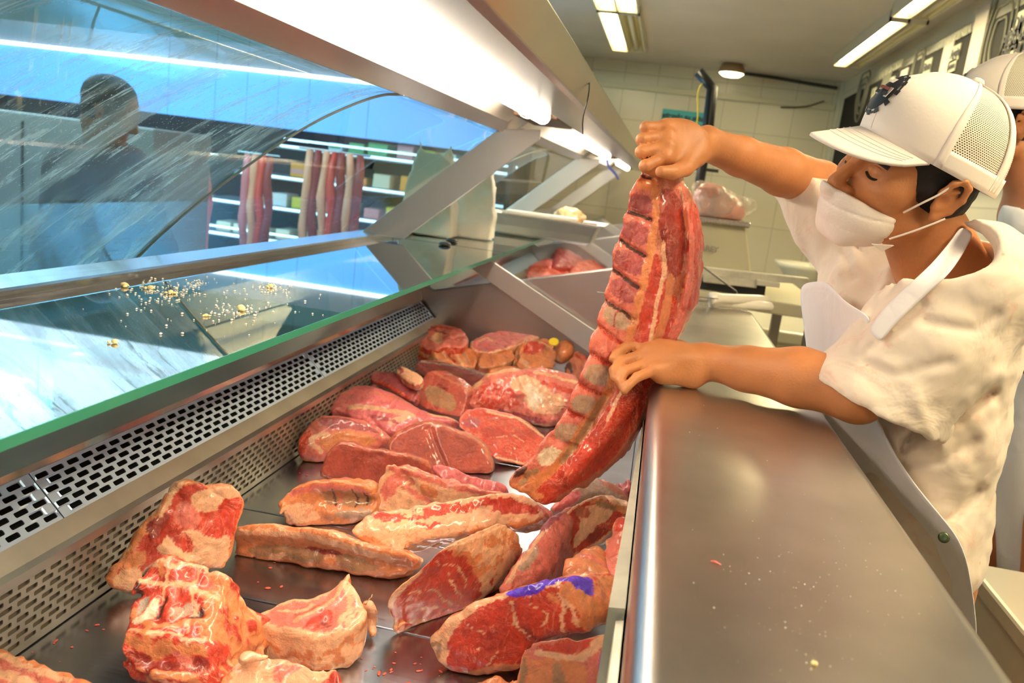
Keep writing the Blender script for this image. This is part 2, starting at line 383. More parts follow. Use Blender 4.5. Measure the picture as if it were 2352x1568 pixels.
def case(y0, y1, label, first):
    t = empty('refrigerated_display_case', ((-.4), (y0 + y1) / 2, 0), label, 'display case', 'refrigerated display cases in a row')
    ye = y1 if first else y1
    G().box((-.93, y0, .02), (-.80, y1, 1.08)).obj('front_wall', STEEL_D, t)
    G().box((-.80, y0, .02), (.0185, y1, .70)).obj('cabinet_base', STEEL_D, t)
    # deck: several lift-out sheets with thin seams between them
    cuts = [y0 + .01, .985, 1.25, 1.70, 2.15, y1 - .115] if first else [y0 + .01, (y0 + y1) / 2, y1 - .115]
    for a, b in zip(cuts[:-1], cuts[1:]):
        G().box((-.665, a + .0012, .765), (.018, b - .0012, .78)).obj('deck_sheet', STEEL_DECK, t, bevel=.0015)
    G().box((-.66, y0, .70), (.02, y1, .764)).obj('deck_support', STEEL_D, t)
    # riser with slots, front border and the sloping air grille
    if first:
        segs = [(y0, .52), (.52, .874), (.874, 1.7), (1.7, 2.60)]
        for a, b in segs:
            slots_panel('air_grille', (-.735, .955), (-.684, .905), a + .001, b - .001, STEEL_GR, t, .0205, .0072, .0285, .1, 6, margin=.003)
        slots_panel('riser_panel', (-.657, .882), (-.660, .782), y0, 2.60, STEEL_RI, t, .0185, .0062, .026, .1, 8)
    else:
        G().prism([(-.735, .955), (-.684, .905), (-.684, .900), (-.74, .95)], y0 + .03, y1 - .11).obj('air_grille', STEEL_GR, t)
        G().box((-.66, y0 + .03, .782), (-.657, y1 - .11, .882)).obj('riser_panel', STEEL_RI, t)
    G().prism([(-.684, .905), (-.664, .888), (-.656, .884), (-.656, .872), (-.659, .872), (-.659, .881), (-.666, .885), (-.686, .902)], y0, y1 - .10).obj('riser_border', STEEL_BD, t, smooth=False)
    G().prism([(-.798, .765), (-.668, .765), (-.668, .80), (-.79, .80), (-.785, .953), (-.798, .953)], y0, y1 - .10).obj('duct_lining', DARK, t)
    G().box((-.6655, y0, .7805), (-.6625, y1 - .10, .880)).obj('riser_backing', mat('riser_backing_paint', (.16, .125, .085), .6) if 'riser_backing_paint' not in bpy.data.materials else bpy.data.materials['riser_backing_paint'], t)
    # inner front panel between grille and glass shelf
    G().prism([(-.735, .955), (-.735, .966), (-.775, 1.118), (-.80, 1.118), (-.80, .955)], y0, y1 - .10).obj('inner_front_panel', STEEL_IN, t)
    # rail that carries shelf and curved glass
    G().prism([(-.888, 1.139), (-.888, 1.152), (-.893, 1.155), (-.972, 1.155), (-.978, 1.150), (-.978, 1.08), (-.80, 1.08), (-.80, 1.118)], y0, y1).obj('glass_rail', STEEL_RAIL, t)
    G().prism([(-1.14, 1.02), (-.978, 1.06), (-.978, 1.10), (-1.14, 1.08)], y0, y1).obj('glass_foot_channel', STEEL, t)
    # glass shelf
    sh0, sh1 = (y0, y1)
    sx = -.497
    sh = G().box((-.887, sh0 + .002, 1.1285), (sx - .0012, sh1 - .002, 1.1395)).obj('glass_shelf', GLASS_SH, t)
    G().box((sx - .0011, sh0 + .002, 1.1285), (sx, sh1 - .002, 1.1395)).obj('polished_edge', GLASS_EDGE, sh, label='green polished front edge of the glass')
    # curved front panes
    cut = [y0, 1.60, y1] if first else [y0, (y0 + y1) / 2 - .15, y1]
    P = smooth_line(PROF_GLASS, 3)
    for i, (a, b) in enumerate(zip(cut[:-1], cut[1:])):
        g = G(); L0 = [0]
        for k in range(1, len(P)): L0.append(L0[-1] + math.dist(P[k], P[k - 1]))
        ys = np.linspace(a + .002, b - .002, 14); v = [(p[0], y, p[1]) for p in P for y in ys]; m_ = len(ys)
        f = [(k * m_ + j, k * m_ + j + 1, (k + 1) * m_ + j + 1, (k + 1) * m_ + j) for k in range(len(P) - 1) for j in range(m_ - 1)]
        o = obj('curved_glass_pane', v, f, GLASS_D if (first and i == 0) else GLASS_CL, t, smooth=True, label='curved pane smeared with dried wipe marks' if first and i == 0 else None)
        at = o.data.attributes.new('suv', 'FLOAT_VECTOR', 'POINT'); L_ = [L0[k] for k in range(len(P)) for _ in ys]
        yy = [y for _ in P for y in ys]; at.data.foreach_set('vector', np.array([[l_, y_ - .12 * l_, 0] for l_, y_ in zip(L_, yy)]).reshape(-1))
    # edge strip along the pane joint
    g = G(); yj = cut[1]; g.tube([(p[0] + .002, yj, p[1] - .002) for p in P], .0028, 6).obj('pane_joint_strip', STEEL_JT, t)
    # canopy
    CP = [(-.53, 1.52), (-.498, 1.547), (-.455, 1.590), (-.30, 1.590), (-.302, 1.550), (-.205, 1.548), (-.192, 1.551), (-.166, 1.598), (-.19, 1.612), (-.50, 1.66), (-.545, 1.60)]
    G().prism(CP, y0, y1).obj('canopy', STEEL_CAN, t, bevel=.002)
    G().prism([(-.500, 1.549), (-.457, 1.5885), (-.3025, 1.5885), (-.3025, 1.586), (-.456, 1.586), (-.497, 1.548)], y0 + .02, y1 - .2).obj('light_reflector', WHITE_RF, t)
    t0, t1 = (max(y0, -.6), 2.17) if first else (y0 + .50, y1 - .52)
    tb = G(); tb.lathe([(.006, 0), (.0165, .004), (.0185, .015), (.0185, t1 - t0 - .015), (.0165, t1 - t0 - .004), (.006, t1 - t0)], (-.338, t0, 1.549), 20, (0, 1, 0))
    tb.obj('fluorescent_tube', TUBE, t, smooth=True)
    G().box((-.43, t1 + .05, 1.55), (-.31, t1 + .40, 1.588)).obj('ballast_box', mat('brown_ballast', (.16, .09, .05), .5), t, bevel=.004)
    G().box((-.352, t1 + .002, 1.545), (-.326, t1 + .05, 1.588)).obj('tube_socket', mat('tube_socket', (.35, .3, .25), .5), t, bevel=.003)
    # flat braces that carry the canopy
    yp = y1 - .125
    G().plate([(-.958, yp, 1.150), (-.812, yp, 1.150), (-.408, yp, 1.512), (-.408, yp, 1.540), (-.54, yp, 1.528)], (0, .012, 0)).obj('upper_brace', STEELX, t, bevel=.0015)
    G().plate([(-.655, yp, 1.125), (-.525, yp, 1.125), (.02, yp, .862), (.02, yp, .768), (-.09, yp, .835)], (0, .012, 0)).obj('lower_brace', STEELX, t, bevel=.0015)
    # end divider between this bay and the next
    yd = y1 - .10
    if True:
        G().plate([(-.80, yd, .74), (-.80, yd, 1.03), (-.70, yd, .995), (-.12, yd, 1.150), (.028, yd, 1.165), (.028, yd, .74)], (0, .02, 0)).obj('end_divider', STEEL_DV, t, bevel=.004)
    # worktop side: inner wall, lip strips
    G().box((.0192, y0, .701), (.0212, y1, 1.02)).obj('inner_back_wall', STEEL_IN, t)
    return t
def smooth_line(P, it=2):
    P = [np.array(p, float) for p in P]
    for _ in range(it):
        Q = [P[0]]
        for i in range(len(P) - 1): a, b = P[i], P[i + 1]; Q += [a * .75 + b * .25, a * .25 + b * .75]
        Q.append(P[-1]); P = Q
    return P
STEEL_DECK = mat('deck_steel', (.44, .48, .58), .22, 1, bump=.008, bscale=1, brush=(12, 250, 250), var=.18, vscale=8)  # blue cast in the base colour strengthens the blue reflections on the deck
STEEL_GR = mat('grille_steel_sign_tint', (.50, .60, .82), .34, .75, bump=.04, bscale=50)  # blue reflection of the shop sign is put into the base colour
STEEL_RI = mat('riser_steel', (.46, .41, .34), .40, .8, bump=.12, bscale=50, var=.25, vscale=9)
STEEL_BD = mat('border_steel', (.56, .51, .45), .34, 1, bump=.08, bscale=60, var=.12, vscale=10)
STEEL_IN = mat('inner_panel_steel', (.46, .54, .54), .12, .85)
STEEL_RAIL = mat('rail_steel', (.66, .66, .70), .22, 1, bump=.01, bscale=1, brush=(250, 10, 250))
STEEL_DV = mat('divider_steel', (.56, .53, .52), .34, 1, bump=.006, bscale=1, brush=(10, 200, 200))
STEEL_JT = mat('joint_strip_metal', (.55, .50, .42), .3, 1)
case(-.75, 2.715, 'nearest refrigerated steel and glass display case, full of raw beef', True)
case(2.72, 5.02, 'second refrigerated display case from the front, tray standing on its glass shelf', False)
case(5.025, 7.30, 'farthest refrigerated display case near the tiled back wall', False)
# worktop (one continuous ledge along all cases)
g = G(); prof = [(.022, 1.045)] + [(.044 - .022 * math.cos(a), 1.078 + .022 * math.sin(a)) for a in np.linspace(0, math.pi / 2, 10)] + [(.276 + .018 * math.sin(a), 1.082 + .018 * math.cos(a)) for a in np.linspace(0, math.pi / 2, 8)] + [(.294, 1.045), (.286, 1.045), (.286, 1.072), (.270, 1.086), (.050, 1.086), (.031, 1.070), (.031, 1.045)]
g.prism(prof, -.75, 2.40)
wt = empty('steel_worktop', (.15, 1.0, 1.04), 'long brushed steel worktop ledge beside the meat display, scattered with crumbs', 'worktop')
o_t = g.obj('top_sheet', STEEL_TOP, wt, smooth=True); o_t.modifiers.new('e', 'EDGE_SPLIT').split_angle = math.radians(35)
G().prism([(.034, 1.0), (.034, 1.060), (.055, 1.084), (.265, 1.084), (.284, 1.065), (.284, 1.0)], -.75, 2.38).obj('support_frame', STEEL_D, wt)
g = G().prism([(.022, 1.03), (.022, 1.080), (.045, 1.092), (.281, 1.092), (.294, 1.080), (.294, 1.03)], 2.40, 2.62)
g.obj('end_step', STEEL, wt, bevel=.006)
G().box((.030, -.75, 0), (.27, 2.6, .999)).obj('counter_body', mat('counter_front_panel', (.45, .42, .38), .4, .3), wt)
# loose lining strips standing between deck and worktop (left edge runs slightly askew)
st = empty('lining_strip', (.0, .9, .80), 'narrow dull steel lining strip standing against the worktop edge, stained yellow', 'metal strip', 'loose steel lining strips')
z1 = 1.03
G().plate([(.006, .700, 1.028), (.021, .700, 1.030), (.021, 1.36, 1.030), (.020, 1.36, 1.028)], (0, 0, -.24)).obj('sheet', mat('stained_strip', (.55, .54, .42), .45, .6, var=.25, vscale=14), st)

s2 = empty('lining_strip', (.012, .55, .80), 'short dull steel lining strip nearest the camera, ending where the longer strip starts', 'metal strip', 'loose steel lining strips')
G().plate([(.012, .30, 1.02), (.021, .30, 1.022), (.021, .693, 1.022), (.014, .693, 1.02)], (0, 0, -.23)).obj('sheet', bpy.data.materials['stained_strip'], s2)
# ================================================================ store side seen through the curved glass
SIGN = mat('backlit_blue_fascia', (.1, .3, .8), .5, emis=(.13, .46, 1.0), estr=SIGN_E)
LED = mat('led_strip', (1, 1, 1), .4, emis=(.45, .80, 1.0), estr=3.0)
CABIN = mat('cabinet_dark', (.035, .04, .05), .4)
wc = empty('wall_cooler', (-3.2, 6.2, 0), 'open multideck cooler with backlit blue fascia and rows of cold lights, behind the curved glass', 'cooler')
X0, X1 = -5.9, -1.15
G().box((X0, 6.0, 1.52), (X1, 6.12, 1.90)).obj('blue_fascia', SIGN, wc)
G().tube([(X0, 5.985, 1.915), (X1, 5.985, 1.915)], .014, 8).obj('top_light_tube', mat('store_tube', (1, 1, 1), .4, emis=(.75, .92, 1.0), estr=5), wc)
G().box((X0, 6.7, .1), (X1, 6.76, 1.9)).obj('back_panel', CABIN, wc)
G().box((X0, 6.0, .05), (X1, 6.7, .42)).obj('base_panel', mat('cooler_base', (.28, .29, .31), .5), wc)
G().box((X0, 6.0, 1.935), (X1, 6.76, 2.09)).obj('roof_panel', mat('mauve_cornice', (.36, .33, .37), .6), wc)
G().box((X0 - .05, 6.0, .05), (X0, 6.76, 1.95)).obj('side_panel', CABIN, wc)
G().box((X1, 6.0, .05), (X1 + .04, 6.76, 1.95)).obj('side_panel', CABIN, wc)
SHZ = [.66, .92, 1.16, 1.40]
for i, z in enumerate(SHZ):
    sx0 = -4.0 + i * .33 if i else -3.95
    b = G().box((sx0, 6.12, z - .03), (X1, 6.68, z)).obj('shelf', mat('cooler_shelf', (.3, .33, .38), .4) if i == 0 else bpy.data.materials['cooler_shelf'], wc)
    pts = [(sx0 + .02, 6.55, z - .01), (sx0 - .03, 6.3, z - .01), (sx0 + .0, 6.14, z - .01), (sx0 + .12, 6.105, z - .01), (X1, 6.105, z - .01)]
    G().tube(smooth_line(pts, 2), .011, 6).obj('light_strip', LED, b)
    if i in (0, 3): G().tube(smooth_line([(p[0] + .05, p[1], p[2] + .055) for p in pts], 2), .009, 6).obj('strip_ghost_reflection', LED, b)  # added glowing line stands for the ghost reflection of the strip below
# goods on the cooler shelves
pk = [mat('pack_' + n, c, .4, emis=None) for n, c in (('yellow', (.75, .6, .05)), ('cream', (.75, .7, .55)), ('white', (.8, .8, .85)), ('amber', (.85, .35, .04)), ('green', (.1, .45, .15)), ('pink', (.75, .3, .3)))]
ORD = 'one two three four five six seven eight nine ten eleven twelve thirteen fourteen fifteen sixteen'.split()
names = ['yellow', 'cream', 'white', 'amber', 'green', 'pink']
for i, z in enumerate(SHZ[:4]):
    x = -3.5 + .3 * i; k = 0; row = ['lowest', 'second', 'third', 'top'][i]
    rowl = []
    while x < -1.5:
        w = R.uniform(.10, .17); c = R.randrange(6) if i else R.choice([1, 2, 1]); h = R.uniform(.06, .12)
        o = G().box((x, 6.17, z + .001), (x + w, 6.40, z + h)).obj('food_pack', pk[c], bevel=.01)
        if k % 3 == 0: G().box((x + .01, 6.168, z + h * .3), (x + w - .01, 6.1695, z + h * .6)).obj('pack_label', pk[(c + 2) % 6], o)
        nxt = rowl[-1] if rowl else None; rowl.append(names[c])
        tag(o, '%s food pack on the %s cooler shelf, number %s from its left end' % (names[c], row, ORD[len(rowl) - 1]), 'food pack', 'packs on the %s cooler shelf' % row)
        x += w + R.uniform(.02, .09); k += 1
# tall bundles of hanging red strips in front of the cooler
REDS = [mat('strip_' + n, c, .45) for n, c in (('red', (.72, .06, .04)), ('peach', (.85, .36, .22)), ('rose', (.70, .20, .22)), ('wine', (.30, .03, .03)))]
def bundle(px0, px1, ytop, ybot, Y, label, seed):
    rr = random.Random(seed); a = py(px0, (ytop + ybot) / 2, Y); b = py(px1, (ytop + ybot) / 2, Y)
    zt = py((px0 + px1) / 2, ytop, Y)[2]; zb = py((px0 + px1) / 2, ybot, Y)[2]
    t = empty('hanging_strip_bundle', ((a[0] + b[0]) / 2, Y, zb), label, 'hanging meat strips', 'bundles of hanging strips in front of the cooler')
    G().tube([(a[0] - .04, Y, zt + .02), (b[0] + .04, Y, zt + .02)], .008, 6).obj('hanging_rod', STEEL, t)
    for xx in (a[0], b[0]): G().tube([(xx, Y, zt + .02), (xx, Y, 2.655)], .0012, 5).obj('hanging_wire', BLACK, t)
    n = max(2, int((b[0] - a[0]) / .05)); w = (b[0] - a[0]) / n
    for k in range(n):
        x = a[0] + w * (k + .5); m_ = rr.choice(REDS); pts = []
        for j in range(9):
            z = zt + .02 - (zt - zb) * j / 8; pts.append((x + .008 * math.sin(j * 1.1 + k), Y + .012 * math.cos(j * 1.7 + k * 2), z))
        G().tube(pts, [w * .38] + [w * rr.uniform(.48, .6) for _ in range(7)] + [w * .35], 8).obj('strip', m_, t, smooth=True)
bundle(690, 825, 355, 640, 4.9, 'wide bundle of hanging red and peach strips, left of the slanted steel brace', 3)
bundle(375, 480, 355, 650, 4.5, 'rose-red bundle of hanging strips beside the dark customer, behind the smeared glass', 4)
bundle(552, 622, 360, 600, 5.2, 'thin sparse bundle of wine-red hanging strips between the two wide bundles', 5)
struct(G().box((-3.45, 4.3, 2.3), (-1.5, 4.5, 2.66)).obj('trim_4', mat('beam', (.34, .31, .34), .7)))
# low grey cabinet on the far left
xr = float(py(352, 400, 3.6)[0])
cb = empty('grey_cabinet', ((-6.3 + xr) / 2, 3.8, 0), 'tall grey steel cabinet row on the shop floor behind the left glass pane', 'cabinet')
G().box((-6.3, 3.6, .0), (xr, 4.1, 1.40)).obj('cabinet_body', mat('grey_cabinet_paint', (.17, .155, .16), .5), cb, bevel=.01)
for q in range(4): G().box((xr - .7 - q * .75, 3.592, .05), (xr - .69 - q * .75, 3.5995, 1.36)).obj('door_gap', DARK, cb)
# store lights: two cold fluorescent fittings on the shop ceiling
STORE_T = mat('store_ceiling_tube', (1, 1, 1), .4, emis=(.62, .90, 1.0), estr=14)
for i, (xa, ya, w) in enumerate(((-3.0, 2.6, 'nearer'), (-4.6, 4.6, 'farther'))):
    t = empty('store_ceiling_light', (xa, ya, 2.55), '%s cold white tube light on the shop ceiling behind the glass' % w, 'ceiling light', 'cold tube lights over the shop floor')
    G().box((xa - .7, ya - .08, 2.60), (xa + .7, ya + .08, 2.659)).obj('housing', mat('store_fixture', (.8, .8, .8), .5), t)
    G().tube([(xa - .65, ya, 2.585), (xa + .65, ya, 2.585)], .014, 8).obj('light_tube', STORE_T, t)
for i, (xa, ya, sx, sy, e, cc) in enumerate(((-2.6, 2.4, 1.6, .3, 30, (.28, .95, .82)), (-4.2, 4.6, 1.6, .3, 60, (.28, .68, 1.0)), (-1.9, 3.9, .8, .3, 42, (.22, .50, 1.0)))):  # out-of-view uplights, added to brighten the shop ceiling
    t = empty('added_uplight', (xa, ya, 2.2), ['nearest', 'left far', 'right far'][i] + ' slim hanging uplight, added to wash the shop ceiling cold blue', 'added light', 'added uplights over the shop floor')
    G().box((xa - sx / 2, ya - sy / 2, 2.24), (xa + sx / 2, ya + sy / 2, 2.26)).obj('trough', mat('uplight_white', (.7, .75, .8), .5), t)
    for dx in (-.4, .4): G().tube([(xa + dx, ya, 2.26), (xa + dx, ya, 2.66)], .004, 5).obj('suspension_wire', BLACK, t)
    area('uplight', (xa, ya, 2.28), (sx, sy * .8), e, cc, (math.pi, 0, 0))  # fill light aimed up at the dark shop ceiling
area('store_fill', (-3.6, 3.6, 2.2), (2.5, 2.0), 40, (.62, .86, 1.0))  # unseen fill added to brighten the shop, belongs to no window
area('store_wall_fill', (-3.4, 3.2, 2.1), (2.5, .4), 60, (.55, .95, .90), (math.radians(80), 0, 0))  # unseen fill added to light the far shop wall
# ================================================================ ceiling lights of the butcher aisle
FIX = mat('fixture_white', (.62, .58, .45), .5)
LOUV = mat('louver_metal', (.75, .68, .45), .3, .8)
def troffer(x0, x1, y0, y1, z, label, tubes):
    t = empty('ceiling_light', ((x0 + x1) / 2, (y0 + y1) / 2, z), label, 'ceiling light', 'fluorescent ceiling lights')
    g = G(); g.box((x0, y0, z + .05), (x1, y1, z + .07)); g.box((x0, y0, z), (x0 + .012, y1, z + .05)); g.box((x1 - .012, y0, z), (x1, y1, z + .05)); g.box((x0, y0, z), (x1, y0 + .012, z + .05)); g.box((x0, y1 - .012, z), (x1, y1, z + .05)); g.box(((x0 + x1) / 2 - .006, y0, z), ((x0 + x1) / 2 + .006, y1, z + .05))
    g.obj('housing', FIX, t)
    for k, s in ((0, 0), (1, 1)):
        xa = x0 + .014 if s == 0 else (x0 + x1) / 2 + .008; xb = (x0 + x1) / 2 - .008 if s == 0 else x1 - .014; lit = k in tubes
        G().add([(xa, y0 + .013, z + .003), (xa + .03, y0 + .013, z + .048), (xb - .03, y0 + .013, z + .048), (xb, y0 + .013, z + .003), (xa, y1 - .013, z + .003), (xa + .03, y1 - .013, z + .048), (xb - .03, y1 - .013, z + .048), (xb, y1 - .013, z + .003)],
                [(0, 1, 5, 4), (1, 2, 6, 5), (2, 3, 7, 6)]).obj('reflector', mat('reflector', (.9, .8, .45), .25, .5) if 'reflector' not in bpy.data.materials else bpy.data.materials['reflector'], t)
        xm = (xa + xb) / 2
        G().tube([(xm, y0 + .05, z + .022), (xm, y1 - .05, z + .022)], .016, 10).obj('tube', TUBE_W if lit else FIX, t, smooth=True)
troffer(-.60, -.33, 5.42, 6.85, 2.435, 'twin-tube ceiling light with one dark bay, above the farthest display case', (0,))
troffer(-.60, -.33, 3.90, 5.35, 2.435, 'ceiling light cut off by the top edge, in front of the half-dark one', (0, 1))
troffer(1.02, 1.22, 4.95, 6.55, 2.435, 'bright ceiling tube light ending farther down the aisle beside the menu board', (0,))
troffer(1.00, 1.20, 3.25, 4.85, 2.435, 'bright ceiling tube light nearer the front, running out of the top edge', (0,))
# second-aisle light over the worktop (reflected in the steel)
troffer(.85, 1.10, .1, 1.5, 2.435, 'ceiling light over the near aisle, mirrored in the worktop', (0, 1))
area('aisle_lamp_far', (.98, 4.8, 2.40), (.16, 3.0), 26, (1, .84, .45))
area('aisle_lamp_mid', (-.45, 5.2, 2.40), (.25, 2.6), 24, (1, .86, .62))
area('aisle_lamp_near', (.95, .8, 2.41), (.22, 1.35), 26, (1, .84, .62))
rl = empty('round_ceiling_lamp', (.37, 7.35, 2.42), 'small round glowing ceiling lamp near the back wall', 'ceiling light')
G().lathe([(.105, 0), (.105, .03), (.08, .075)], (.37, 7.35, 2.425), 28).obj('lamp_base', mat('lamp_base', (.35, .22, .12), .5), rl, smooth=True)
G().lathe([(.02, -.028), (.07, -.02), (.098, .0), (.10, .004)], (.37, 7.35, 2.42), 28).obj('glowing_cover', mat('lamp_cover', (1, 1, 1), .4, emis=(1, .85, .5), estr=9), rl, smooth=True)
# cable along the ceiling edge
tag(G().tube(smooth_line([(.48, 7.6, 2.47), (.75, 7.70, 2.475), (1.0, 7.72, 2.46), (1.28, 7.70, 2.44)], 2), .016, 6).obj('ceiling_cable', BLACK), 'black cable drooping along the top of the tiled back wall', 'cable')
tag(G().tube(smooth_line([(.85, 7.74, 2.24), (1.05, 7.73, 2.26), (1.20, 7.74, 2.33)], 2), .006, 6).obj('wall_wire', BLACK), 'short thin black wire curving down the back wall below the ceiling cable', 'wire')
# black bent pole
yp = 4.2
bp = empty('black_bent_pole', (py(1605, 430, yp)[0], yp, 1.05), 'black pole with a bent top and short crossbar, behind the raised fist', 'pole')
pts = [py(1604, 165, yp), py(1636, 203, yp), py(1625, 300, yp), py(1608, 412, yp), py(1606, 470, yp)]
pts.append(pts[-1] * [1, 1, 0])
G().tube(pts, [.026, .027, .028, .024, .022, .022], 12).obj('pole', mat('pole_black', (.012, .013, .016), .3), bp, smooth=True)
G().tube([py(1585, 385, yp), py(1650, 393, yp)], .008, 8).obj('crossbar', BLACK, bp)
G().tube(smooth_line([py(1622, 182, yp - .02), py(1602, 205, yp), py(1604, 260, yp), py(1600, 290, yp)], 2), .004, 6).obj('yellow_cord', mat('yellow_cord', (.75, .65, .05), .5), bp)
# teal sign on the back wall
sg = empty('teal_wall_sign', tuple(py(1565, 290, 7.76)), 'small teal sign on the back wall behind the raised fist', 'sign')
a, b = py(1523, 249, 7.76), py(1620, 300, 7.76)
G().box((a[0], 7.765, b[2]), (b[0], 7.779, a[2])).obj('sign_board', mat('teal', (.05, .38, .40), .5), sg)
INK = mat('ink_black', (.02, .02, .03), .6)
def text(s, loc, size, m, parent, rot=(math.pi / 2, 0, 0), name='lettering', ext=.001, sx=1, bold=0):
    c = bpy.data.curves.new(name, 'FONT'); c.body = s; c.size = size; c.extrude = ext; c.align_x = 'CENTER'; c.align_y = 'CENTER'; c.offset = bold
    tmp = bpy.data.objects.new('tmp', c); COL.objects.link(tmp); tmp.rotation_euler = rot; tmp.location = loc; tmp.scale = (sx, 1, 1)
    bpy.context.view_layer.update(); dg = bpy.context.evaluated_depsgraph_get(); me = bpy.data.meshes.new_from_object(tmp.evaluated_get(dg))
    me.transform(tmp.matrix_world); v = [tuple(q.co) for q in me.vertices]; f = [list(p.vertices) for p in me.polygons]
    bpy.data.objects.remove(tmp); bpy.data.meshes.remove(me)
    return obj(name, v, f, m, parent)
text('atiende tu salud', ((a[0] + b[0]) / 2, 7.762, a[2] - .055), .062, INK, sg, bold=.002)
# ================================================================ menu board on the right wall
BZ_ = 0
mb = empty('menu_board', (XR - .02, 4.5, 1.9), 'long black menu board with pale lettering and cut diagrams high on the right wall', 'menu board')
BZ0, BZ1 = 1.62, 2.33
G().box((XR - .03, 2.2, BZ0), (XR - .002, 7.45, BZ1)).obj('board', mat('menu_black', (.022, .021, .020), .75, spec=.15), mb)
PLT = mat('menu_plate', (.42, .41, .30), .6); PLW = mat('menu_white', (.55, .48, .42), .6); PLG = mat('chalk_grey', (.16, .155, .12), .7)
def yz(px, py_):  # hit the board plane
    r = ray(px, py_); t = (XR - .034) / r[0]; return CAM + t * r
def plate(px, py_, w, h, m, s=None):
    p = yz(px, py_); o = G().box((XR - .036, p[1] - w / 2, p[2] - h / 2), (XR - .031, p[1] + w / 2, p[2] + h / 2)).obj('name_plate', m, mb)
    if s: text(s, (XR - .038, p[1], p[2]), h * .75, INK, o, rot=(math.pi / 2, 0, -math.pi / 2), bold=.001)
ROT = (math.pi / 2, 0, -math.pi / 2)
for s, px_, py_, sz in (('CORTE DE TERNERA', 2190, 88, .055), ('CORTES DE CERDO', 2045, 160, .065)):
    p = yz(px_, py_); text(s, (XR - .036, p[1], p[2]), sz, PLT, mb, rot=ROT, bold=.003)
for px_, py_, w, h, m, s in ((2007, 212, .12, .06, PLT, '1'), (2003, 234, .12, .06, PLT, '2'), (2034, 196, .22, .22, PLG, None), (2048, 190, .12, .07, PLW, '3'),
        (2075, 178, .16, .10, PLW, None), (2130, 154, .14, .085, PLT, 'Filete'), (2171, 146, .16, .26, PLW, None), (2195, 122, .12, .08, PLT, 'Aguja'), (2186, 152, .12, .06, PLT, 'Lomo'),
        (2238, 118, .17, .42, PLW, None), (2331, 88, .12, .10, PLT, 'PIERNA'), (2328, 120, .12, .10, PLT, 'PECHO'), (2345, 52, .1, .10, PLT, 'LOMO')):
    plate(px_, py_, w, h, m, s)
def drawing(px_, py_, w, h, n=3):
    p = yz(px_, py_)
    for k in range(n):
        s = 1 - k * .28; pts = [(XR - .033, p[1] + w * s * .5 * math.cos(a), p[2] + h * s * .5 * math.sin(a) * (1 + .15 * math.sin(3 * a))) for a in np.linspace(0, 2 * math.pi, 30)]
        G().tube(pts, .006, 5).obj('chalk_drawing', PLG, mb)
drawing(2290, 95, .34, .50); drawing(2107, 156, .22, .24, 2); drawing(1980, 215, .36, .36, 3)
# ================================================================ scale with bagged meat
Y = 3.35
sc_ = empty('meat_scale', tuple(py(1640, 600, Y)), 'cream enamel counter scale carrying a bag of pale meat', 'scale')
CREAM = mat('cream_enamel', (.66, .60, .40), .35)
a0, a1 = py(1540, 500, Y), py(1715, 522, Y)
G().box((a0[0], Y - .14, a1[2]), (a1[0], Y + .14, a1[2] + .022)).obj('weighing_plate', STEEL, sc_, bevel=.006)
b0, b1 = py(1560, 520, Y), py(1790, 620, Y)
G().add([(a0[0] + .07, Y - .12, 1.0802), (a1[0] + .05, Y - .14, 1.0802), (a1[0] + .05, Y + .2, 1.0802), (a0[0] + .07, Y + .2, 1.0802), (a0[0] + .03, Y - .10, a1[2]), (a1[0] - .01, Y - .10, a1[2]), (a1[0] - .01, Y + .16, a1[2]), (a0[0] + .03, Y + .16, a1[2])],
        [(0, 3, 2, 1), (4, 5, 6, 7), (0, 1, 5, 4), (1, 2, 6, 5), (2, 3, 7, 6), (3, 0, 4, 7)]).obj('scale_body', CREAM, sc_, bevel=.012)
p = py(1630, 572, Y - .135); text('TORREY', (p[0] - .02, Y - .128, p[2]), .028, mat('grey_letters', (.35, .32, .28), .5), sc_, bold=.0008)
G().box((a0[0] - .1, 2.9, 1.03), (.47, 3.8, 1.08)).obj('side_table_top', CREAM, None, bevel=.005) if False else None
tb = empty('side_table', (.3, 3.4, .0), 'cream enamel table carrying the counter scale, behind the knives', 'table')
G().box((.05, 2.95, 1.035), (.60, 3.9, 1.08)).obj('table_top', CREAM, tb, bevel=.006)
for x in (.06, .55):
    for y in (3.0, 3.84): G().box((x, y, 0), (x + .04, y + .04, 1.035)).obj('leg', STEEL_D, tb)
G().box((.06, 2.97, .70), (.59, 3.88, .73)).obj('lower_shelf', CREAM, tb)
# bagged meat
bg = SDF(np.array(py(1650, 470, Y)) - .22, np.array(py(1650, 470, Y)) + .22, .006)
c = np.array(py(1648, 472, Y))
bg.ell(c + [0, 0, -.005], (.085, .08, .065), .03).ell(c + [-.035, 0, .03], (.06, .06, .05), .03).ell(c + [.04, 0, -.02], (.07, .065, .045), .03)
bg.noise(.008, 30, 3, 2); bg.half((0, 0, a1[2] + .023), (0, 0, -1), .004)
V_, F_ = bg.mesh()
bm_ = obj('bagged_meat', V_, F_, mat('pale_pink_meat', (.72, .36, .28), .35, var=.35, vscale=14, coat=.4), None, smooth=True)
tag(bm_, 'lump of pale pink meat in a thin plastic bag on the counter scale', 'bag of meat')
bs = SDF(c - .25, c + .25, .006)
bs.ell(c + [0, 0, -.003], (.092, .087, .072), .03).ell(c + [-.075, 0, .055], (.035, .03, .03), .03).ell(c + [.105, 0, .01], (.04, .03, .032), .04)
bs.noise(.010, 40, 5, 3); bs.half((0, 0, a1[2] + .0225), (0, 0, -1), .003)
V_, F_ = bs.mesh()
FILM = mat('bag_film', (.85, .78, .66), .25, alpha=.32)
obj('plastic_bag', V_, F_, FILM, bm_, smooth=True)
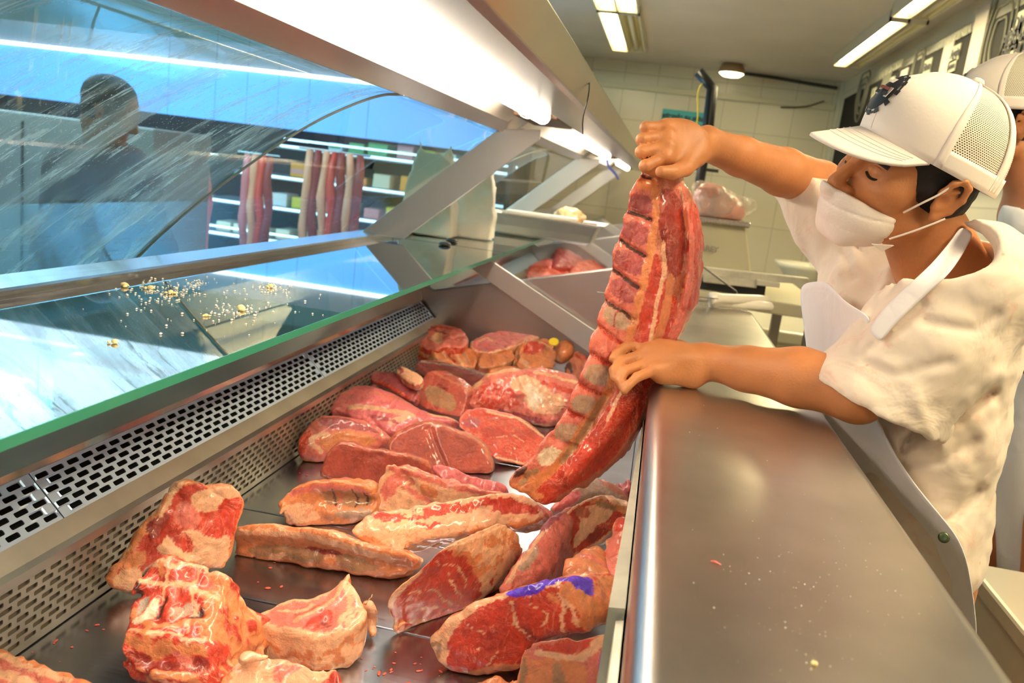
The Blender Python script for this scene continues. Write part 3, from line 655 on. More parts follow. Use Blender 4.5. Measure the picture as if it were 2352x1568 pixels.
# ================================================================ sink with faucet and hose
sk = empty('wash_basin', tuple(py(1845, 640, 6.4)), 'small white wash basin with trap pipe on the far wall, left of the butcher', 'sink')
CER = mat('ceramic', (.74, .70, .56), .2, coat=.4)
c = np.array(py(1848, 612, 6.4))
G().lathe([(.012, -.20), (.06, -.19), (.10, -.12), (.19, -.02), (.22, .02), (.205, .02), (.18, -.01), (.02, -.07)], c, 28).obj('bowl', CER, sk, smooth=True)
G().box((c[0] + .06, c[1] - .22, c[2] - .03), (XR - .002, c[1] + .22, c[2] + .075)).obj('splash_back', CER, sk, bevel=.015)
G().tube(smooth_line([c + [0, 0, -.19], c + [0, 0, -.34], c + [-.08, 0, -.41], c + [-.15, 0, -.35], c + [-.16, .10, -.33]], 2), .026, 10).obj('trap_pipe', CER, sk, smooth=True)
hz = smooth_line([py(1765, 690, 5.0), py(1775, 670, 5.0), py(1800, 668, 5.0), py(1816, 700, 5.0), py(1822, 735, 5.0), py(1800, 735, 5.0), py(1785, 722, 5.0), py(1800, 708, 5.0), py(1818, 712, 5.0), py(1812, 740, 5.0)], 3)
tag(G().tube(hz, .012, 8).obj('black_hose', BLACK, smooth=True), 'black hose looped on the floor trough below the wash basin', 'hose')
tr = empty('white_trough', (.75, 4.4, .0), 'pale white bench along the aisle beyond the end of the worktop', 'bench')
a = py(1745, 735, 4.0)
G().box((.50, 3.95, .78), (.98, 5.3, .84)).obj('bench_top', CER, tr, bevel=.01)
G().box((.52, 3.97, 0), (.96, 5.28, .78)).obj('bench_body', mat('bench_body', (.60, .54, .38), .4), tr)
# slicer blade guard and rod behind the knives
Y = 2.95
sl = empty('meat_slicer', tuple(py(1660, 660, Y)), 'worn white hand slicer frame with dark gaps behind the white-handled knives', 'slicer')
def quad(pts, th, m, nm, par, **k): return G().plate(pts, th).obj(nm, m, par, **k)
WEN = mat('worn_enamel', (.66, .62, .48), .4, var=.2, vscale=20)
quad([py(1600, 612, Y), py(1860, 640, Y), py(1858, 655, Y), py(1600, 630, Y)], (0, .05, 0), WEN, 'top_frame', sl, bevel=.003)
quad([py(1615, 628, Y), py(1740, 642, Y), py(1738, 662, Y), py(1615, 648, Y)], (0, .04, 0), WEN, 'carriage', sl, bevel=.003)
quad([py(1738, 642, Y - .02), py(1792, 650, Y - .02), py(1791, 661, Y - .02), py(1738, 655, Y - .02)], (0, .03, 0), mat('slicer_grip', (.8, .75, .6), .4), 'grip', sl, bevel=.003)
quad([py(1605, 636, Y + .06), py(1760, 650, Y + .06), py(1755, 690, Y + .06), py(1605, 690, Y + .06)], (0, .03, 0), BLACK, 'gap_panel', sl)
G().tube([py(1608, 606, Y - .05), py(1690, 668, Y - .05), py(1700, 690, Y - .05)], .004, 6).obj('guide_rod', STEEL, sl)
# ================================================================ knives on the worktop
HW = mat('knife_handle_white', (.82, .76, .62), .35, coat=.3)
def knife(p0, p1, p2, z, label):
    a, b, c = pz(*p0, z), pz(*p1, z), pz(*p2, z); d = nrm(c - b); sd = np.array([-d[1], d[0], 0.])
    t = empty('butcher_knife', tuple((a + c) / 2 - [0, 0, .010]), label, 'knife', 'white-handled knives on the worktop')
    L = np.linalg.norm(c - b)
    G().plate([b + sd * .004, b - sd * .018, a * .25 + b * .75 - sd * .020, a - sd * .004, a + sd * .002], (0, 0, .0018)).obj('blade', STEEL_D, t)
    g = G(); pts = [b - d * .012, b, b + d * L * .12, b + d * L * .45, b + d * L * .8, b + d * L * .96, c]
    g.tube(pts, [.015, .0175, .0140, .0150, .0152, .0135, .006], 12).obj('handle', HW, t, smooth=True)
    return t
knife((1370, 672), (1640, 692), (1775, 705), 1.118, 'white-handled butcher knife nearest the camera, lying across the worktop end')
knife((1400, 665), (1640, 684), (1765, 690), 1.132, 'second white-handled butcher knife, lying just behind the nearer one')
# cut-glass splash guard piece at the worktop end
# ================================================================ things on the glass shelves
# steel tray
Y = 3.45
A, B = py(1108, 468, Y), py(1392, 492, Y); z0 = 1.1402; zt = z0 + .092
ty = empty('steel_food_tray', ((A[0] + B[0]) / 2, Y, z0), 'deep stainless food tray standing crosswise on the second glass shelf', 'tray')
xa, xb, ya, yb = A[0], B[0], Y, Y + .30
g = G(); inn = .05; lv = []
for (ins, z) in ((.0, zt), (.012, zt), (.025, zt - .004), (.045, zt - .05), (.052, z0 + .012), (.065, z0)):
    lv.append([(xa + ins, ya + ins, z), (xb - ins, ya + ins, z), (xb - ins, yb - ins, z), (xa + ins, yb - ins, z)])
v = [p for l in lv for p in l]; f = [(4 * i + k, 4 * i + (k + 1) % 4, 4 * i + 4 + (k + 1) % 4, 4 * i + 4 + k) for i in range(len(lv) - 1) for k in range(4)] + [(20, 21, 22, 23)]
o = obj('tray_body', v, f, mat('tray_steel', (.72, .66, .58), .38, .85), ty, bevel=.008, seg=3); s_ = o.modifiers.new('s', 'SOLIDIFY'); s_.thickness = .0012
xl = xb - xa
bd = G().box((xa + .10, ya + .01, zt + .002), (xb - .12, ya + .10, zt + .016)).obj('white_board', mat('white_board', (.85, .80, .68), .5), bevel=.003); tag(bd, 'narrow white board lying on the rim of the deep steel tray', 'board')
w2 = SDF((xb - .28, ya + .05, zt - .04), (xb - .05, ya + .25, zt + .09), .006)
w2.ell((xb - .165, ya + .15, zt + .01), (.07, .06, .045), .02).noise(.012, 45, 9, 2); w2.half((0, 0, zt - .03), (0, 0, -1))
V_, F_ = w2.mesh(); tag(obj('wrapped_bundle', V_, F_, mat('golden_wrap', (.62, .42, .20), .3, var=.4, vscale=25), smooth=True), 'crumpled golden wrapped bundle in the deep steel tray', 'wrapped food')
G().box((xa + .05, yb - .06, zt + .001), (xb - .05, yb - .02, zt + .003)).obj('rim_bar', STEEL, ty)
# white shopping bags
def bag(c, w, d, h, label, m, seed, name='plastic_shopping_bag'):
    S = SDF((c[0] - w, c[1] - d, c[2] - .01), (c[0] + w, c[1] + d, c[2] + h * 1.25), .008)
    sl, g = S._sub(S.lo, S.lo + S.n * S.h); q = g - np.array(c, np.float32); tz = np.clip(q[..., 2] / h, 0, 1)
    wx = w * .5 * (1 - .35 * tz ** 2); wy = d * .5 * (1 - .75 * tz)
    box = np.maximum(np.maximum(np.abs(q[..., 0]) - wx, np.abs(q[..., 1]) - wy), np.maximum(-q[..., 2], q[..., 2] - h)); S.put(sl, box, .02, 'add')
    for sx in (-1, 1): S.path([(c[0] + sx * w * .22, c[1], c[2] + h * .9), (c[0] + sx * w * .30, c[1], c[2] + h * 1.1)], [w * .09, w * .05], .02)
    S.noise(.016, 14, seed, 3); S.half((0, 0, c[2]), (0, 0, -1), .002); V_, F_ = S.mesh()
    return tag(obj(name, V_, F_, m, smooth=True), label, 'bag')
BAGW = mat('bag_white', (.85, .80, .66), .45, sss=.2)
zs = 1.1402
p = py(975, 540, 3.0); bag((-.845, 2.98, zs), .20, .12, .30, 'upright white plastic shopping bag on the second shelf, the left of two', BAGW, 2)
bag((-.715, 3.12, zs), .18, .13, .27, 'white plastic shopping bag on the second shelf, to the right of its neighbour', BAGW, 5)
bag((-1.02, 3.75, zs - .001), .14, .08, .22, 'amber yellow bag beside the white shopping bags, seen at their left edge', mat('amber_bag', (.80, .42, .03), .4), 8)
# two small black clips where the shelves meet
for (px_, py_, w) in ((1022, 560, 'nearer'), (1038, 552, 'farther')):
    p = pz(px_, py_, 1.145); t = G().lathe([(.004, 0), (.020, .001), (.021, .005), (.017, .010), (.004, .012)], (p[0], p[1], zs), 20).obj('black_rubber_foot', BLACK, smooth=True)
    tag(t, '%s of two small black rubber discs at the joint of the glass shelves' % w, 'rubber disc', 'black rubber discs on the glass shelf')
# ================================================================ raw meat
def meat_material():
    m = bpy.data.materials.new('raw_meat'); m.use_nodes = True; nt = m.node_tree; N = nt.nodes; L = nt.links; b = N['Principled BSDF']
    a = N.new('ShaderNodeAttribute'); a.attribute_name = 'Col'; tc = N.new('ShaderNodeTexCoord')
    def noise(s, d=4, r=.6, dist=0):
        n = N.new('ShaderNodeTexNoise'); n.inputs['Scale'].default_value = s; n.inputs['Detail'].default_value = d; n.inputs['Roughness'].default_value = r; n.inputs['Distortion'].default_value = dist
        L.new(tc.outputs['Object'], n.inputs['Vector']); return n
    def ramp(src, lo, hi, t0=0, t1=1):
        r = N.new('ShaderNodeMapRange'); r.inputs['From Min'].default_value = lo; r.inputs['From Max'].default_value = hi; r.inputs['To Min'].default_value = t0; r.inputs['To Max'].default_value = t1
        L.new(src, r.inputs['Value']); return r.outputs[0]
    def math_(op, x, y):
        q = N.new('ShaderNodeMath'); q.operation = op
        for i, v in enumerate((x, y)):
            if isinstance(v, (int, float)): q.inputs[i].default_value = v
            elif v is not None: L.new(v, q.inputs[i])
        return q.outputs[0]
    def mix(f, c1, c2, bl='MIX'):
        q = N.new('ShaderNodeMix'); q.data_type = 'RGBA'; q.blend_type = bl
        if isinstance(f, (int, float)): q.inputs['Factor'].default_value = f
        else: L.new(f, q.inputs['Factor'])
        for k, c in (('A', c1), ('B', c2)):
            if isinstance(c, tuple): q.inputs[k].default_value = (*c, 1)
            else: L.new(c, q.inputs[k])
        return q.outputs['Result']
    big = noise(22, 5, .62, .6); fine = noise(120, 5, .65, .4); vein = noise(34, 6, .6, 2.2)
    bri = ramp(big.outputs['Fac'], .3, .7, .72, 1.22); c = mix(1.0, a.outputs['Color'], bri, 'MULTIPLY')
    bri2 = ramp(fine.outputs['Fac'], .3, .7, .84, 1.12); c = mix(1.0, c, bri2, 'MULTIPLY')
    v = math_('ABSOLUTE', math_('SUBTRACT', vein.outputs['Fac'], .5), None); v = ramp(v, .0, .028, 1, 0)
    gate = ramp(noise(14, 2).outputs['Fac'], .42, .6); v = math_('MULTIPLY', math_('MULTIPLY', v, gate), math_('MULTIPLY', a.outputs['Alpha'], .62))
    c = mix(v, c, (.90, .42, .27)); L.new(c, b.inputs['Base Color'])
    mo = N.new('ShaderNodeMapping'); mo.inputs['Scale'].default_value = (1, 1, .35); mo.inputs['Rotation'].default_value = (.5, .3, .7); L.new(tc.outputs['Object'], mo.inputs['Vector'])
    fb = noise(75, 6, .7, 1.2); L.new(mo.outputs['Vector'], fb.inputs['Vector'])
    c = mix(math_('MULTIPLY', ramp(fb.outputs['Fac'], .54, .66), math_('MULTIPLY', a.outputs['Alpha'], .55)), c, (.26, .022, .014))
    c = mix(math_('MULTIPLY', ramp(fb.outputs['Fac'], .44, .34), math_('MULTIPLY', a.outputs['Alpha'], .38)), c, (.90, .36, .22))
    # fat gets red flecks
    fl = math_('MULTIPLY', ramp(noise(48, 4, .7, 1.0).outputs['Fac'], .58, .70), math_('SUBTRACT', .55, math_('MULTIPLY', a.outputs['Alpha'], .55)))
    c = mix(fl, c, (.72, .14, .07)); L.new(c, b.inputs['Base Color'])
    b.inputs['Roughness'].default_value = .34; L.new(ramp(fine.outputs['Fac'], .3, .7, .24, .50), b.inputs['Roughness'])
    b.inputs['Specular IOR Level'].default_value = .45; b.inputs['Coat Weight'].default_value = .55; b.inputs['Coat Roughness'].default_value = .10
    b.inputs['Subsurface Weight'].default_value = .12; b.inputs['Subsurface Radius'].default_value = (.012, .004, .002); b.inputs['Subsurface Scale'].default_value = 1
    bp = N.new('ShaderNodeBump'); bp.inputs['Strength'].default_value = .8; bp.inputs['Distance'].default_value = .004
    hs = math_('ADD', math_('MULTIPLY', fine.outputs['Fac'], .6), vein.outputs['Fac']); L.new(hs, bp.inputs['Height']); L.new(bp.outputs['Normal'], b.inputs['Normal'])
    return m
MEAT = meat_material()
# colour keys: rgb + how strongly thin veins show
PAL = dict(R=(.60, .045, .018, 1), D=(.32, .024, .013, .8), F=(.86, .44, .245, 0), O=(.74, .235, .085, .15), P=(.74, .17, .12, .6), M=(.40, .06, .07, .5), B=(.42, .20, .09, .2),
           V=(.10, .015, .60, 0), K=(.09, .018, .012, 0), W=(.90, .66, .45, 0), G=(.48, .38, .30, 0), L=(.46, .075, .042, .15), Q=(.76, .15, .15, .5), Y=(.95, .70, .10, 0), T=(.58, .16, .08, .6), U=(.50, .30, .20, .3))
def frame3(a3):
    A, B, C = [pz(*q) if len(q) == 3 else py(q[0], q[1], q[3]) for q in a3]; n = nrm(np.cross(B - A, C - A))
    if n @ (CAM - A) < 0: n = -n
    return A, n
def meat(name, label, outl, pl, th=.03, ext=None, col='R', side=('O', 'B'), ring=None, rk='F', patches=(), puff=0, pw=.03, back=0, rnd=.006, amp=.003, asc=38, h=.0027,
         relief=(), blobs=(), taper=0, cat='raw meat', group=None, floor=.7812, sm=1, seed=0, jit=.0035, keepz=None, facedot=.3):
    A, n = frame3(pl); u = nrm(np.cross(n, (0, 0, 1)) if abs(n[2]) < .95 else (1, 0, 0)); v = nrm(np.cross(n, u))
    ext = np.array(ext, float) if ext is not None else -n * th; T = np.linalg.norm(ext); e = ext / T
    def uv(p): q = ppl(p[0], p[1], A, n) - A; return np.array([q @ u, q @ v])
    P = smooth_poly([uv(p) for p in outl], sm); P = np.array(P)
    pu = max(puff, 0) + .018; pb = max(back, 0) + .018
    lo = np.array([P[:, 0].min() - .022, P[:, 1].min() - .022, -pu]); hi = np.array([P[:, 0].max() + .022, P[:, 1].max() + .022, T + pb])
    nn = np.ceil((hi - lo) / h).astype(int) + 1
    U, Vv = np.meshgrid(lo[0] + np.arange(nn[0]) * h, lo[1] + np.arange(nn[1]) * h, indexing='ij')
    wob = vnoise(np.stack([U.ravel(), Vv.ravel(), np.full(U.size, seed * 1.7)], 1), 55, seed + 3, 2).reshape(U.shape) * .003
    d2 = poly_sdf(P, U, Vv) + wob; ins = np.clip(-d2, 0, None)
    top = -puff * (1 - np.exp(-ins / pw)) if puff else np.zeros_like(U); bot = T + (back * (1 - np.exp(-ins / pw)) if back else 0)
    for (pts, w, dep) in relief:
        if len(pts) == 1: q = uv(pts[0]); ld = np.hypot(U - q[0], Vv - q[1])
        else: ld = line_dist([uv(p) for p in pts], U, Vv)
        top = top + dep * np.exp(-(ld / w) ** 2)
    t = lo[2] + np.arange(nn[2]) * h; Tt = t[None, None, :]
    dz = np.maximum(top[..., None] - Tt, Tt - (bot[..., None] if hasattr(bot, 'shape') else bot)); dd = d2[..., None] + taper * np.clip(Tt, 0, None)
    a_ = dd + rnd; b_ = dz + rnd
    D = np.minimum(np.maximum(a_, b_), 0) + np.sqrt(np.clip(a_, 0, None) ** 2 + np.clip(b_, 0, None) ** 2) - rnd
    shp = D.shape; W0 = A + U[..., None, None] * u + Vv[..., None, None] * v + Tt[..., None] * e; W0 = W0.reshape(-1, 3)
    D = D.ravel()
    for (px_, py_, z, r, *r2) in blobs:
        pts = [pz(px_, py_, z)]; rr = [r]
        if r2: pts.append(pz(r2[0], r2[1], r2[2])); rr.append(r2[3])
        else: pts.append(pts[0]); rr.append(r)
        ba = pts[1] - pts[0]; q = W0 - pts[0]; tt = np.clip(q @ ba / (ba @ ba + 1e-9), 0, 1); bd = np.linalg.norm(q - tt[:, None] * ba, axis=1) - (rr[0] + (rr[1] - rr[0]) * tt)
        k = .008; hh = np.clip(k - np.abs(D - bd), 0, None) / k; D = np.minimum(D, bd) - hh * hh * k * .25
    near = np.abs(D) < .03
    D[near] += (amp * 1.25 * vnoise(W0[near], asc, seed, 2) + amp * .55 * vnoise(W0[near], asc * 3.2, seed + 9, 2))
    if amp > .0016: D[near] += np.clip(.16 - np.abs(vnoise(W0[near] * [1, 1, .6], 24, seed + 51, 3)), 0, 1) * amp * 5.5
    fl = floor - W0[:, 2]; D = np.maximum(D, fl)
    if keepz is not None: D = np.maximum(D, W0[:, 0] - keepz)
    D = D.reshape(shp).astype(np.float32)
    for ax in range(3):
        s0 = [slice(None)] * 3; s0[ax] = 0; D[tuple(s0)] = np.maximum(D[tuple(s0)], .01); s0[ax] = -1; D[tuple(s0)] = np.maximum(D[tuple(s0)], .01)
    V3, F3 = surface_nets(D, lo, h)
    Wv = A + V3[:, :1] * u + V3[:, 1:2] * v + V3[:, 2:3] * e
    det = np.dot(np.cross(u, v), e)
    if det < 0: F3 = F3[:, ::-1]
    # normals
    fa = np.cross(Wv[F3[:, 1]] - Wv[F3[:, 0]], Wv[F3[:, 3]] - Wv[F3[:, 0]]); nv = np.zeros_like(Wv)
    for k in range(4): np.add.at(nv, F3[:, k], fa)
    nv /= np.linalg.norm(nv, axis=1)[:, None] + 1e-12
    if (nv @ n)[V3[:, 2] < T * .2].mean() < 0: F3 = F3[:, ::-1]; nv = -nv
    # position on the face plane along ext (a thing-space map), roughened
    J = vnoise(Wv, 70, seed + 21, 4)[:, None] * jit * 1.7; J2 = vnoise(Wv + 5, 70, seed + 22, 4)[:, None] * jit * 1.7
    X = V3[:, 0] + J[:, 0]; Yv = V3[:, 1] + J2[:, 0]
    C = np.tile(np.array(PAL[col]), (len(Wv), 1)); dv = poly_sdf(P, X, Yv)
    if ring: C[dv > -ring] = PAL[rk]
    for key, pts, *w in patches:
        if w: msk = line_dist([uv(p) for p in pts], X, Yv) < w[0]
        else: msk = poly_sdf(smooth_poly([uv(p) for p in pts], 1), X, Yv) < 0
        C[msk] = PAL[key]
    sd = (nv @ n) < facedot; sn = vnoise(Wv * [1, 1, 2.2], 30, seed + 31, 4) > .0
    Cs = np.where(sn[:, None], np.array(PAL[side[0]]), np.array(PAL[side[1]])); C[sd] = Cs[sd]
    o = obj(name, Wv, F3, MEAT, smooth=True); set_col(o, C)
    tag(o, label, cat, group); return o
def px_rect(x0, y0, x1, y1): return [(x0, y0), (x1, y0), (x1, y1), (x0, y1)]
# ---- nearest pieces
meat('rib_plate', 'flat red rib plate with white fat patches leaning on the slotted riser',
     [(422, 1092), (470, 1110), (508, 1112), (555, 1120), (569, 1152), (560, 1185), (545, 1232), (528, 1300), (505, 1312), (440, 1300), (350, 1290), (318, 1368), (240, 1338), (262, 1310), (330, 1220), (380, 1150)],
     [(422, 1092, .93), (240, 1338, .812), (530, 1290, .80)], th=.022, col='R', side=('F', 'O'), rnd=.007, amp=.0030, seed=1, ring=.006, rk='O',
     patches=[('F', [(436, 1150), (452, 1132), (500, 1115), (548, 1116), (562, 1140), (545, 1140), (520, 1142), (505, 1160), (500, 1178), (480, 1178), (455, 1170)]),
              ('P', [(400, 1160), (440, 1150), (470, 1185), (450, 1215), (400, 1205)]), ('F', [(380, 1230), (440, 1208), (470, 1225), (500, 1240), (530, 1225), (525, 1310), (430, 1290), (350, 1270)]),
              ('R', [(385, 1222), (420, 1215), (450, 1250), (440, 1270), (410, 1262)]), ('O', [(310, 1260), (345, 1262), (330, 1300), (270, 1320)]), ('F', [(245, 1335), (300, 1300), (335, 1310), (310, 1365)]), ('D', [(330, 1230), (370, 1170), (395, 1190), (360, 1240)]), ('F', [(430, 1093), (415, 1120), (370, 1190), (360, 1185), (410, 1105)])],
     relief=[([(385, 1225), (440, 1270)], .010, .004), ([(400, 1140), (500, 1190)], .012, .003), ([(350, 1240), (430, 1290)], .008, -.005)])
meat('neck_bone_block', 'chunky red neck block with exposed vertebrae in the front left of the deck',
     [(345, 1288), (400, 1276), (455, 1288), (520, 1312), (516, 1350), (505, 1400), (492, 1450), (478, 1500), (480, 1535), (440, 1556), (400, 1560), (345, 1548), (296, 1525), (280, 1480), (279, 1440), (289, 1390), (305, 1340)],
     [(400, 1280, .905), (520, 1312, .895), (380, 1560, .815)], ext=(.055, .035, -.085), col='R', side=('T', 'R'), rnd=.008, amp=.0050, seed=2, h=.0027, puff=.006,
     patches=[('O', [(470, 1300), (520, 1312), (510, 1400), (485, 1470), (460, 1480), (470, 1400)]), ('F', [(345, 1292), (400, 1304), (450, 1302), (510, 1322)], .0034), ('F', [(318, 1335), (368, 1338), (425, 1348), (498, 1376)], .0028), ('O', [(300, 1400), (345, 1445), (415, 1440), (480, 1425)], .0040), ('F', [(402, 1284), (386, 1335), (372, 1370)], .0024), ('F', [(458, 1300), (442, 1345), (452, 1400), (432, 1452)], .0024),
              ('P', [(432, 1318), (452, 1308), (448, 1336), (428, 1338)]), ('P', [(460, 1325), (492, 1330), (484, 1362), (458, 1352)]), ('O', [(370, 1300), (384, 1298), (380, 1322), (366, 1322)]), ('P', [(398, 1350), (420, 1352), (418, 1376), (396, 1374)]),
              ('G', [(308, 1384), (322, 1358), (342, 1366), (330, 1402), (310, 1416)]), ('W', [(300, 1415), (320, 1420), (350, 1368), (362, 1375), (340, 1430), (308, 1440)]), ('U', [(398, 1402), (436, 1388), (446, 1398), (420, 1428), (400, 1430)]), ('K', [(366, 1392), (384, 1376)], .0035), ('K', [(358, 1412), (368, 1394)], .0026), ('K', [(303, 1372), (318, 1345)], .0028), ('K', [(446, 1420), (462, 1406)], .0024),
              ('F', [(300, 1450), (345, 1470), (400, 1462), (440, 1480), (470, 1470)], .0026), ('D', [(285, 1482), (345, 1505), (420, 1512), (470, 1505), (468, 1528), (400, 1540), (330, 1528), (290, 1510)]), ('O', [(290, 1470), (340, 1490), (400, 1492), (468, 1496)], .0045), ('O', [(300, 1530), (360, 1546), (440, 1545)], .005), ('P', [(400, 1500), (430, 1515)], .004), ('O', [(350, 1440), (340, 1480)], .004)],
     relief=[([(322, 1385)], .010, .006), ([(372, 1378), (358, 1415)], .007, .010), ([(420, 1408)], .012, .005), ([(300, 1505), (460, 1520)], .010, .014), ([(408, 1362)], .008, .005), ([(474, 1342)], .010, .004), ([(440, 1325)], .009, .004), ([(300, 1465), (470, 1488)], .007, -.007), ([(318, 1335), (498, 1376)], .007, -.004), ([(462, 1410)], .008, .007), ([(400, 1290)], .02, -.004)],
     blobs=[(300, 1530, .80, .014, 440, 1556, .795, .012)])
meat('t_bone_steak', 'thick small steak with a pale bone ridge lying alone on the deck',
     [(582, 1423), (610, 1397), (643, 1380), (686, 1367), (715, 1371), (742, 1358), (771, 1341), (791, 1326), (813, 1334), (826, 1357), (838, 1387), (841, 1407), (821, 1430), (795, 1446), (758, 1459), (715, 1461), (662, 1448), (613, 1440)],
     [(715, 1371, .842), (582, 1423, .826), (760, 1459, .828)], ext=(.004, -.004, -.052), col='P', side=('F', 'O'), ring=.0065, rk='F', rnd=.006, amp=.002, seed=3, h=.0026,
     patches=[('F', [(791, 1340), (775, 1372), (745, 1392), (700, 1412), (680, 1425)], .0038), ('F', [(800, 1345), (805, 1380), (800, 1405), (775, 1440)], .0036), ('R', [(700, 1425), (760, 1395), (770, 1420), (740, 1445), (700, 1448)]), ('F', [(640, 1400), (690, 1400), (720, 1385)], .0022), ('F', [(810, 1350), (828, 1385), (800, 1430)], .003), ('D', [(735, 1432), (752, 1436)], .003)],
     relief=[([(791, 1340), (775, 1372), (745, 1392), (690, 1420)], .006, -.003)], blobs=[(792, 1345, .84, .009, 800, 1322, .856, .004), (846, 1395, .82, .010, 862, 1408, .815, .006), (850, 1420, .80, .010, 855, 1455, .79, .006), (840, 1385, .835, .004, 856, 1366, .845, .002)])
meat('rib_strip_corner', 'pink and white rib end cut off by the lower left corner', [(-60, 1468), (0, 1484), (62, 1500), (130, 1528), (215, 1566), (225, 1610), (120, 1680), (-80, 1640)],
     [(0, 1484, .82), (215, 1566, .815), (0, 1600, .80)], ext=(0, .0, -.035), col='P', side=('O', 'R'), ring=.006, rk='O', seed=4, patches=[('F', [(0, 1505), (80, 1530), (160, 1568)], .004), ('F', [(-20, 1540), (60, 1560), (90, 1580)], .006)])
meat('fat_capped_roast', 'roast topped with thick white fat cut off by the bottom edge, below the small steak',
     [(492, 1580), (505, 1545), (540, 1515), (600, 1503), (650, 1510), (700, 1516), (760, 1530), (792, 1550), (812, 1590), (800, 1660), (500, 1670)],
     [(600, 1505, .85), (495, 1568, .83), (800, 1560, .835)], ext=(0, .0, -.06), col='F', side=('O', 'F'), puff=.008, seed=5, amp=.004,
     patches=[('O', [(505, 1545), (535, 1520), (530, 1560), (520, 1600), (495, 1600)]), ('P', [(640, 1525), (700, 1530), (680, 1550), (640, 1580), (620, 1560)]), ('R', [(740, 1545), (790, 1540), (800, 1600), (750, 1600)]), ('Q', [(590, 1508), (625, 1510), (610, 1520)])],
     blobs=[(565, 1512, .855, .008, 612, 1506, .86, .005)])
meat('rib_strip', 'long bent strip of brisket with orange fat on top, between rib plate and steak block',
     [(527, 1245), (535, 1212), (562, 1198), (610, 1204), (680, 1210), (740, 1213), (800, 1232), (860, 1252), (935, 1266), (962, 1284), (940, 1318), (890, 1330), (820, 1326), (760, 1312), (700, 1302), (640, 1292), (580, 1294), (538, 1288)],
     [(560, 1200, .84), (700, 1300, .785), (940, 1268, .84)], ext=(.005, .045, -.02), col='O', side=('O', 'F'), seed=6, amp=.003, rnd=.009,
     patches=[('F', [(540, 1225), (620, 1222), (720, 1232), (820, 1262), (900, 1285)], .006), ('B', [(560, 1252), (620, 1246), (700, 1256), (760, 1276), (720, 1296), (640, 1280), (580, 1276)]), ('B', [(760, 1262), (830, 1282), (880, 1306), (820, 1314), (770, 1296)]), ('F', [(615, 1272), (650, 1268), (660, 1280), (620, 1286)]), ('D', [(690, 1256), (760, 1258), (790, 1275), (720, 1268)])],
     relief=[([(545, 1250), (640, 1250), (740, 1264), (840, 1290), (930, 1300)], .008, .007), ([(540, 1225), (720, 1230), (900, 1275)], .012, -.006)])
meat('short_rib_rack', 'small curled short rib piece with hollow ribbed inside, behind the long brisket strip',
     [(641, 1158), (652, 1130), (680, 1110), (740, 1102), (800, 1104), (842, 1116), (862, 1150), (862, 1190), (820, 1198), (770, 1214), (720, 1206), (690, 1212), (655, 1206), (648, 1185)],
     [(740, 1102, .862), (660, 1206, .785), (860, 1190, .79)], ext=(.01, .05, -.01), col='O', side=('P', 'O'), seed=7, amp=.0025, rnd=.006,
     patches=[('P', [(650, 1135), (700, 1112), (780, 1108), (845, 1125), (850, 1140), (780, 1125), (720, 1128), (670, 1140)]), ('B', [(722, 1130), (790, 1122), (845, 1140), (848, 1162), (760, 1164), (735, 1150)]), ('T', [(770, 1128), (772, 1162)], .004), ('K', [(758, 1126), (762, 1162)], .0018), ('K', [(808, 1126), (812, 1160)], .0018), ('K', [(833, 1132), (835, 1160)], .0018), ('U', [(760, 1170), (855, 1164), (858, 1188), (790, 1194)]), ('F', [(655, 1160), (700, 1150), (740, 1185), (720, 1200), (660, 1195)])],
     relief=[([(735, 1145), (845, 1152)], .013, .016), ([(760, 1180), (855, 1176)], .009, -.006), ([(690, 1180)], .02, -.005)], blobs=[(650, 1160, .82, .006, 643, 1178, .81, .002)])
meat('loin_bone_piece', 'pale bony loin piece with a pointed top, leaning behind the striped fat slab',
     [(842, 1160), (868, 1112), (893, 1060), (930, 1074), (965, 1086), (1040, 1112), (1100, 1122), (1155, 1130), (1175, 1150), (1120, 1172), (1000, 1182), (880, 1188)],
     [(893, 1064, .88), (850, 1170, .80), (1150, 1140, .83)], ext=(.02, .035, -.01), col='F', side=('P', 'F'), seed=8, amp=.004, rnd=.006,
     patches=[('P', [(900, 1075), (960, 1092), (1060, 1122), (1150, 1140)], .006), ('P', [(868, 1125), (905, 1080), (930, 1100), (900, 1140), (880, 1160)]), ('T', [(925, 1095), (940, 1105), (925, 1120)], .004), ('O', [(960, 1105), (1010, 1125), (1000, 1150), (960, 1140)]), ('P', [(930, 1120), (985, 1160)], .004), ('F', [(885, 1140), (920, 1135), (935, 1160), (900, 1165)])],
     relief=[([(920, 1095), (940, 1110), (985, 1160)], .009, .010), ([(870, 1150), (895, 1085)], .008, .005)])
